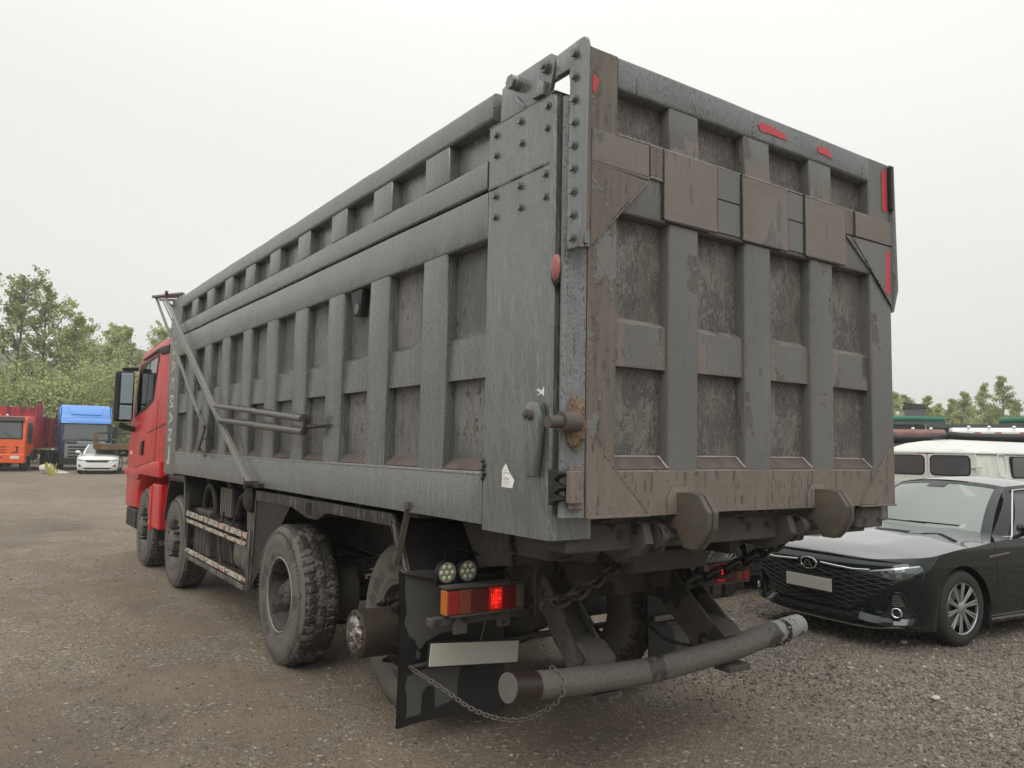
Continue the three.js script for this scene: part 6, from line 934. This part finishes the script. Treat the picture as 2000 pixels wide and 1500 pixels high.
// ---------------------------------------------------------------- trucks and trailers behind the van on the right
const farAt = (px, d) => { const a = Math.atan2(px - 1000, 1535.5), y = 34.71 * PI / 180 + a; return [-3.306 + Math.sin(y) * d, 2.571 - Math.cos(y) * d]; };
const faceCam = (px) => -(34.71 * PI / 180 + Math.atan2(px - 1000, 1535.5));
function visorCab(px, d, color, label) {
  const [x, z] = farAt(px, d), g = thing('parked_lorry', label, 'truck', [x, 0.05, z], faceCam(px) + 0.1, 'lorries facing the yard');
  const c = part(g, 'cab', prism([[0, 0.6], [0, 1.5], [-0.1, 2.35], [-0.25, 2.46], [-1.7, 2.5], [-1.8, 2.3], [-1.8, 0.6]], 'x', -1.22, 1.22, 0.06), color);
  part(c, 'windscreen', [quad([-1.04, 1.5, 0.012], [1.04, 1.5, 0.012], [1.0, 2.16, -0.06], [-1.0, 2.16, -0.06])], M.glassDark);
  part(c, 'sun_visor', tube([[-1.28, 2.24, -0.05], [-1.0, 2.2, 0.12], [-0.5, 2.18, 0.2], [0.5, 2.18, 0.2], [1.0, 2.2, 0.12], [1.28, 2.24, -0.05]], 0.11, 12, false, 50), M.black);
  part(c, 'roof_lamp', [-0.8, -0.3, 0.3, 0.8].map((q) => new THREE.SphereGeometry(0.05, 10, 8).translate(q, 2.47, -0.1)), M.white);
  part(c, 'marker_lamp', [-0.6, -0.1, 0.5].map((q) => box(q - 0.08, q + 0.08, 2.29, 2.33, 0.06, 0.1)), flat(0xc06a5c, 0.3));
  part(g, 'bumper', box(-1.2, 1.2, 0.4, 0.75, -0.3, 0.08, 0.04), M.black); part(g, 'frame', box(-0.45, 0.45, 0.6, 0.9, -6, -0.3), M.iron);
  wheelsFar(g, [[-1.05, -0.9], [1.05, -0.9], [-1.05, -5], [1.05, -5]]);
}
visorCab(1764, 27.5, flat(0x7a5249, 0.45), 'lorry with a brown cab and black sun visor behind the cream van');
visorCab(1958, 26, flat(0xdfe0dc, 0.4), 'lorry with a white cab and black sun visor behind the cream van');
M.green = flat(0x22684e, 0.6); M.trailerBlack = flat(0x20262a, 0.5);
function boxTrailer(px, d, w, top, tarp, label, turn = 0) {
  const [x, z] = farAt(px, d), g = thing('tipping_trailer', label, 'trailer', [x, 0.08, z], faceCam(px) + turn, 'dark trailers behind the van');
  const b = part(g, 'body', [box(-w / 2, w / 2, 1.1, top, -2.4, 0, 0.03)], M.trailerBlack);
  part(b, 'top_rim', box(-w / 2 - 0.03, w / 2 + 0.03, top - 0.12, top + 0.02, -0.03, 0.06), flat(0x4a5350, 0.5));
  for (let k = 0; k < w / 1.1; k++) part(b, 'rib', box(-w / 2 + 0.3 + k * 1.1, -w / 2 + 0.42 + k * 1.1, 1.15, top - 0.12, -0.01, 0.05), M.trailerBlack);
  if (tarp) part(g, 'rolled_tarpaulin', [tube([[-w / 2, top + 0.10, -0.1], [-w / 4, top + 0.14, -0.1], [0, top + 0.11, -0.1], [w / 4, top + 0.13, -0.1], [w / 2, top + 0.10, -0.1]], 0.13, 10)], M.green);
  part(g, 'end_frame', [box(-w / 2 - 0.06, -w / 2, 1.1, top + 0.04, -0.1, 0.06), box(w / 2, w / 2 + 0.06, 1.1, top + 0.04, -0.1, 0.06)], flat(0x8f9692, 0.5));
  part(g, 'frame', box(-w / 2 + 0.3, w / 2 - 0.3, 0.7, 1.1, -1.6, -0.8), M.iron);
  wheelsFar(g, [[-w / 2 + 1, -0.4], [w / 2 - 1, -0.4]]); g.children.filter((c) => c.name === 'wheel').forEach((q) => { q.rotation.y = PI / 2; });
}
boxTrailer(1705, 38, 5.6, 3.05, true, 'dark trailer with a rolled green tarpaulin, behind the brown cab lorry');
boxTrailer(1912, 36, 3.6, 2.85, false, 'low dark tipping trailer with pale end frame, behind the white cab lorry');
boxTrailer(2075, 37, 4.1, 2.95, true, 'dark trailer with a rolled green tarpaulin, behind the white cab lorry');
{ const [x, z] = farAt(1790, 62), g = thing('storage_shed', 'tall dark grey shed in front of the right hand trees', 'shed', [x, 0.1, z], faceCam(1790)); part(g, 'wall', box(-0.7, 0.6, 0, 4.9, -2, 0), flat(0x53565c, 0.6)); part(g, 'roof', prism([[-0.8, 4.9], [0.68, 4.9], [0.5, 5.15], [-0.7, 5.3]], 'z', -2.1, 0.1), M.iron); }

// ---------------------------------------------------------------- trees
const leafMat = (c) => new THREE.MeshPhysicalMaterial({ color: c, roughness: 0.9, transmission: 0.35, thickness: 0, vertexColors: true });
const LM = [leafMat(0xa3ae78), leafMat(0xb2bb86), leafMat(0x98a672)], barkMat = tex(256, (u, v, o) => { const n = fbm(u, v, 12, 3, 4, 541); mix3(o, [0.26, 0.245, 0.22], [0.48, 0.46, 0.42], n); o[3] = 0.9; o[4] = n; }, 1.5, { bumpScale: 0.01 });
function tree(name, label, px, d, topPx, spread, seed, kind, group, leafN = 5200) {
  const [x, z] = farAt(px, d), hz = 856.9 + px * 0.0182; treeAt(name, label, x, z, Math.max(2, (hz - topPx) / 1535.5 * d + 1.59), spread, seed, kind, group, leafN);
}
function treeAt(name, label, x, z, h, spread, seed, kind, group, leafN, baseY = 0.1) {
  const r = rng(seed), g = thing(name, label, kind === 'bush' ? 'bush' : 'tree', [x, baseY, z], 0, group);
  const wood = [], tips = [];
  const conifer = kind === 'larch', tr = conifer ? 0.013 * h : 0.016 * h;
  const grow = (a, dir, len, rad, depth) => {
    const n = 3, pts = [a]; let p = V3(...a), dd = dir.clone();
    for (let i = 0; i < n; i++) { dd.add(V3((r() - 0.5) * 0.35, 0.10 + (r() - 0.5) * 0.15, (r() - 0.5) * 0.35)).normalize(); p = p.clone().addScaledVector(dd, len / n); pts.push([p.x, p.y, p.z]); }
    for (let i = 0; i < n; i++) wood.push(cyl(pts[i], pts[i + 1], rad * (1 - i / n * 0.6), rad * (1 - (i + 1) / n * 0.6), depth < 2 ? 7 : 4, true));
    for (let i = 1; i <= n; i++) tips.push([...pts[i], len * (depth > 0 ? 0.42 : 0.2)]);
    if (depth < 3) { const k = depth === 0 ? 3 : 2 + (r() < 0.5 ? 1 : 0); for (let i = 0; i < k; i++) { const q = pts[1 + Math.floor(r() * n)], a2 = r() * 6.28, up = 0.55 + 0.5 * r(), nd = V3(Math.cos(a2), up, Math.sin(a2)).normalize(); grow(q, nd, len * (0.55 + 0.2 * r()), rad * 0.5, depth + 1); } }
  };
  if (conifer) {
    wood.push(cyl([0, 0, 0], [0, h, 0], tr, 0.01, 7, true));
    for (let k = 0; k < 46; k++) { const t = 0.12 + 0.86 * (k / 46), a = r() * 6.28, L = 0.95 * spread * Math.pow(1 - t, 0.8) * (0.5 + 0.6 * r()) + 0.12, e = [Math.cos(a) * L, h * t + L * 0.25, Math.sin(a) * L]; wood.push(cyl([0, h * t, 0], e, 0.02, 0.006, 4, true)); for (const q of [0.35, 0.65, 1]) tips.push([e[0] * q, h * t + (e[1] - h * t) * q, e[2] * q, 0.18 + 0.26 * L]); }
  } else if (kind === 'bush') { for (let k = 0; k < 7; k++) { const a = r() * 6.28; grow([Math.cos(a) * spread * 0.4 * r(), 0, Math.sin(a) * spread * 0.4 * r()], V3(Math.cos(a) * 0.5, 1, Math.sin(a) * 0.5).normalize(), h * 0.62, 0.03, 1); } }
  else {
    const lean = V3((r() - 0.5) * 0.1, 1, (r() - 0.5) * 0.1); let p = V3(0, 0, 0); const seg = 9, spine = [[0, 0, 0]];
    for (let i = 0; i < seg; i++) { lean.add(V3((r() - 0.5) * 0.12, 0.05, (r() - 0.5) * 0.12)).normalize(); p = p.clone().addScaledVector(lean, (h * 0.80) / seg); spine.push([p.x, p.y, p.z]); wood.push(cyl(spine[i], spine[i + 1], tr * (1 - i / seg * 0.9), tr * (1 - (i + 1) / seg * 0.9), 8, true)); if (i > 1) for (let k = 0; k < 3; k++) { const a = r() * 6.28, t = i / seg; grow(spine[i + 1], V3(Math.cos(a), 0.65 + 0.5 * r(), Math.sin(a)).normalize(), spread * (1.05 - 0.62 * t) * (0.6 + 0.5 * r()), tr * 0.4 * (1 - t * 0.7), 1); } tips.push([p.x, p.y, p.z, 0.4]); }
  }
  part(g, 'trunk', wood, barkMat);
  const pos = [], col = [], A = V3(), B = V3(), size = conifer ? 0.11 : 0.16;
  for (let i = 0; i < leafN; i++) {
    const t = tips[Math.floor(r() * tips.length)], s = t[3], q = [t[0] + (r() + r() - 1) * s, t[1] + (r() + r() - 1) * s * 0.8, t[2] + (r() + r() - 1) * s]; if (q[1] < 0.2) continue;
    A.set(r() - 0.5, r() - 0.5, r() - 0.5).normalize(); B.set(r() - 0.5, r() - 0.5, r() - 0.5).cross(A).normalize(); const l = size * (0.6 + 0.8 * r()), w = l * 0.55, k = 0.75 + 0.5 * r(), kk = [k * (0.9 + 0.25 * r()), k, k * (0.7 + 0.4 * r())];
    pos.push(q[0] - A.x * l / 2, q[1] - A.y * l / 2, q[2] - A.z * l / 2, q[0] + B.x * w, q[1] + B.y * w, q[2] + B.z * w, q[0] + A.x * l / 2, q[1] + A.y * l / 2, q[2] + A.z * l / 2, q[0] - A.x * l / 2, q[1] - A.y * l / 2, q[2] - A.z * l / 2, q[0] + A.x * l / 2, q[1] + A.y * l / 2, q[2] + A.z * l / 2, q[0] - B.x * w, q[1] - B.y * w, q[2] - B.z * w);
    for (let n = 0; n < 6; n++) col.push(...kk);
  }
  const cg = new THREE.BufferGeometry(); cg.setAttribute('position', new THREE.BufferAttribute(new Float32Array(pos), 3)); cg.setAttribute('color', new THREE.BufferAttribute(new Float32Array(col), 3)); cg.computeVertexNormals();
  const m = new THREE.Mesh(cg, LM[seed % 3]); m.name = 'crown'; m.castShadow = m.receiveShadow = true; g.add(m);
}
const LG = 'tall spring trees behind the far trucks', RG = 'young conifers beyond the trailers', BG = 'bushes along the far edge of the yard';
const tl = 'tall airy tree with fresh spring leaves behind the far row of trucks', rl = 'slim young conifer beyond the dark trailers', bl = 'leafy bush at the foot of the far trees';
[[-60, 66, 520, 3.4], [20, 70, 548, 3.2], [72, 74, 568, 3.0], [135, 72, 618, 2.8], [178, 76, 640, 2.8], [-120, 70, 540, 3.2], [205, 80, 655, 2.8], [236, 88, 655, 3.0], [268, 86, 640, 2.6], [306, 92, 628, 2.8], [345, 90, 645, 2.8]].forEach(([px, d, top, sp], i) => tree('leafy_tree', tl, px, d, top, sp, 700 + i, 'leafy', LG, 6500));
[[-40, 60, 760, 2.4], [10, 62, 745, 2.4], [60, 61, 752, 2.6], [105, 63, 740, 2.6], [150, 62, 745, 2.4], [195, 63, 735, 2.5], [240, 64, 752, 2.4], [285, 65, 745, 2.4]].forEach(([px, d, top, sp], i) => tree('bush', bl, px, d, top, sp, 740 + i, 'bush', BG, 3600));
[[1748, 74, 776, 2.3], [1772, 78, 782, 2.4], [1812, 80, 785, 1.6], [1832, 82, 800, 1.7], [1862, 84, 792, 1.5], [1888, 76, 781, 2.2], [1924, 80, 766, 1.9], [1962, 78, 756, 2.2], [1990, 84, 800, 1.8], [2030, 80, 775, 2.2], [1706, 80, 775, 2.2], [1904, 90, 806, 2.2], [1945, 90, 806, 2.4], [1980, 92, 815, 2.4], [1850, 92, 815, 2.6]].forEach(([px, d, top, sp], i) => tree('conifer_tree', rl, px, d, top, sp, 760 + i, 'larch', RG, 7500));
// the same wood goes on round the left of the yard: the wet side of the truck mirrors it
for (let i = 0; i < 15; i++) { const a = (-4 - i * 3.6) * PI / 180, px = 1000 + 1535.5 * Math.tan(a - 34.71 * PI / 180); if (px > -130) continue; const d = 58 + 9 * ((i * 37) % 5) / 5; treeAt('leafy_tree', 'tall airy tree in the wood along the open side of the yard', -3.306 + Math.sin(a) * d, 2.571 - Math.cos(a) * d, 11 + ((i * 29) % 7) * 0.6, 3.2, 800 + i, 'leafy', 'trees along the open side of the yard', 2600); }
// hazy wooded ridge far behind
{
  const ridge = (px0, px1, d, topY, seed) => grid(90, 6, (a, t) => { const px = lerp(px0, px1, a), [x, z] = farAt(px, d + t * 80), h = (0.55 + 0.9 * fbm(a, 0.3, 9, 3, 4, seed)) * topY * Math.sin(t * PI * 0.5) * (0.3 + 0.7 * Math.sin(a * PI)); return [x, h - 1, z]; });
  setting('hills', [ridge(-700, 800, 230, 34, 551), ridge(1200, 2700, 260, 15, 553)], tex(512, (u, v, o) => { const n = fbm(u, v, 40, 40, 4, 555); mix3(o, [0.20, 0.23, 0.17], [0.36, 0.38, 0.28], n); o[3] = 0.95; o[4] = n; }, 40, { bumpScale: 0.8 }));
}
{ // weed and a torn bag by the far trucks
  const [x, z] = farAt(110, 41), w = thing('weed', 'yellow green weed growing in front of the far trucks', 'plant', [x, 0.1, z]), r = rng(61), st = []; for (let k = 0; k < 12; k++) { const a = r() * 6.28, h = 0.25 + 0.35 * r(); st.push(bar([0.1 * Math.cos(a) * r(), 0, 0.1 * Math.sin(a)], [0.28 * Math.cos(a), h, 0.28 * Math.sin(a)], 0.05, 0.006)); } part(w, 'leaf', st, flat(0xa9a244, 0.8));
  const [x2, z2] = farAt(100, 43), b = thing('torn_bag', 'crumpled pale bag lying between the orange and the blue truck', 'bag', [x2, 0.1, z2]), q = new THREE.IcosahedronGeometry(0.27, 3), p = q.attributes.position; for (let i = 0; i < p.count; i++) { const v = V3().fromBufferAttribute(p, i), n = 0.65 + 0.7 * vn(v.x * 6 + 20, v.y * 6 + v.z * 5 + 20, 64, 64, 7); p.setXYZ(i, v.x * n * 1.2, Math.max(0, v.y * n * 0.9 + 0.2), v.z * n); } q.computeVertexNormals(); part(b, 'bag_skin', q, flat(0xb9b6ac, 0.7)); part(b, 'bag_flap', quad([0.3, 0.02, 0.2], [0.9, 0.03, 0.5], [0.8, 0.1, 0.1], [0.35, 0.2, 0.0]), flat(0xb0aca0, 0.7));
}
{ // straw and twigs trodden into the yard
  const n = 260, im = new THREE.InstancedMesh(new THREE.BoxGeometry(1, 0.003, 0.004), flat(0xffffff, 0.85), n), r = rng(404), d = new THREE.Object3D(), c = new THREE.Color();
  for (let k = 0; k < n; k++) { const a = -PI / 2 + PI * (r() - 0.5) * 0.9 + 0.606, rr = 2.6 + 9 * r(), x = -3.3 + Math.cos(a) * rr, z = 2.57 + Math.sin(a) * rr; d.position.set(x, yardY(x, z) + 0.006, z); d.rotation.set((r() - 0.5) * 0.2, r() * 6.3, (r() - 0.5) * 0.2); d.scale.set(0.02 + 0.09 * r() * r(), 1, 1); d.updateMatrix(); im.setMatrixAt(k, d.matrix); const v = 0.08 + 0.3 * r(); c.setRGB(v, v * 0.85, v * 0.62); im.setColorAt(k, c); }
  im.name = 'straw_bits'; im.userData = { kind: 'stuff', label: 'bits of dry straw and twig trodden into the yard', category: 'straw' }; im.castShadow = im.receiveShadow = true; scene.add(im);
}
// small litter and odd bits on the ground
for (const [x, z, s, label] of [[2.35, -0.35, 0.028, 'pale pebble lying beside the bumper shadow'], [3.75, -1.35, 0.03, 'small white stone in front of the saloon wheel']]) { const q = new THREE.IcosahedronGeometry(s, 1); q.scale(1.3, 0.6, 1); const m = mesh('stone', q, flat(0xb8b0a2, 0.8)); m.position.set(x, s * 0.45, z); m.userData = { label, category: 'stone' }; m.name = numbered('stone'); scene.add(m); }
{ const m = mesh('stick', [cyl([-0.12, 0, 0], [0.13, 0.008, 0.02], 0.005, 0.003, 6)], M.wood); m.position.set(0.62, 0.008, 0.12); m.userData = { label: 'thin dry stick lying on the gravel behind the bumper', category: 'stick' }; scene.add(m); }
scene.fog = new THREE.FogExp2(0xe4e6e2, 0.0014);
renderer.render(scene, camera);
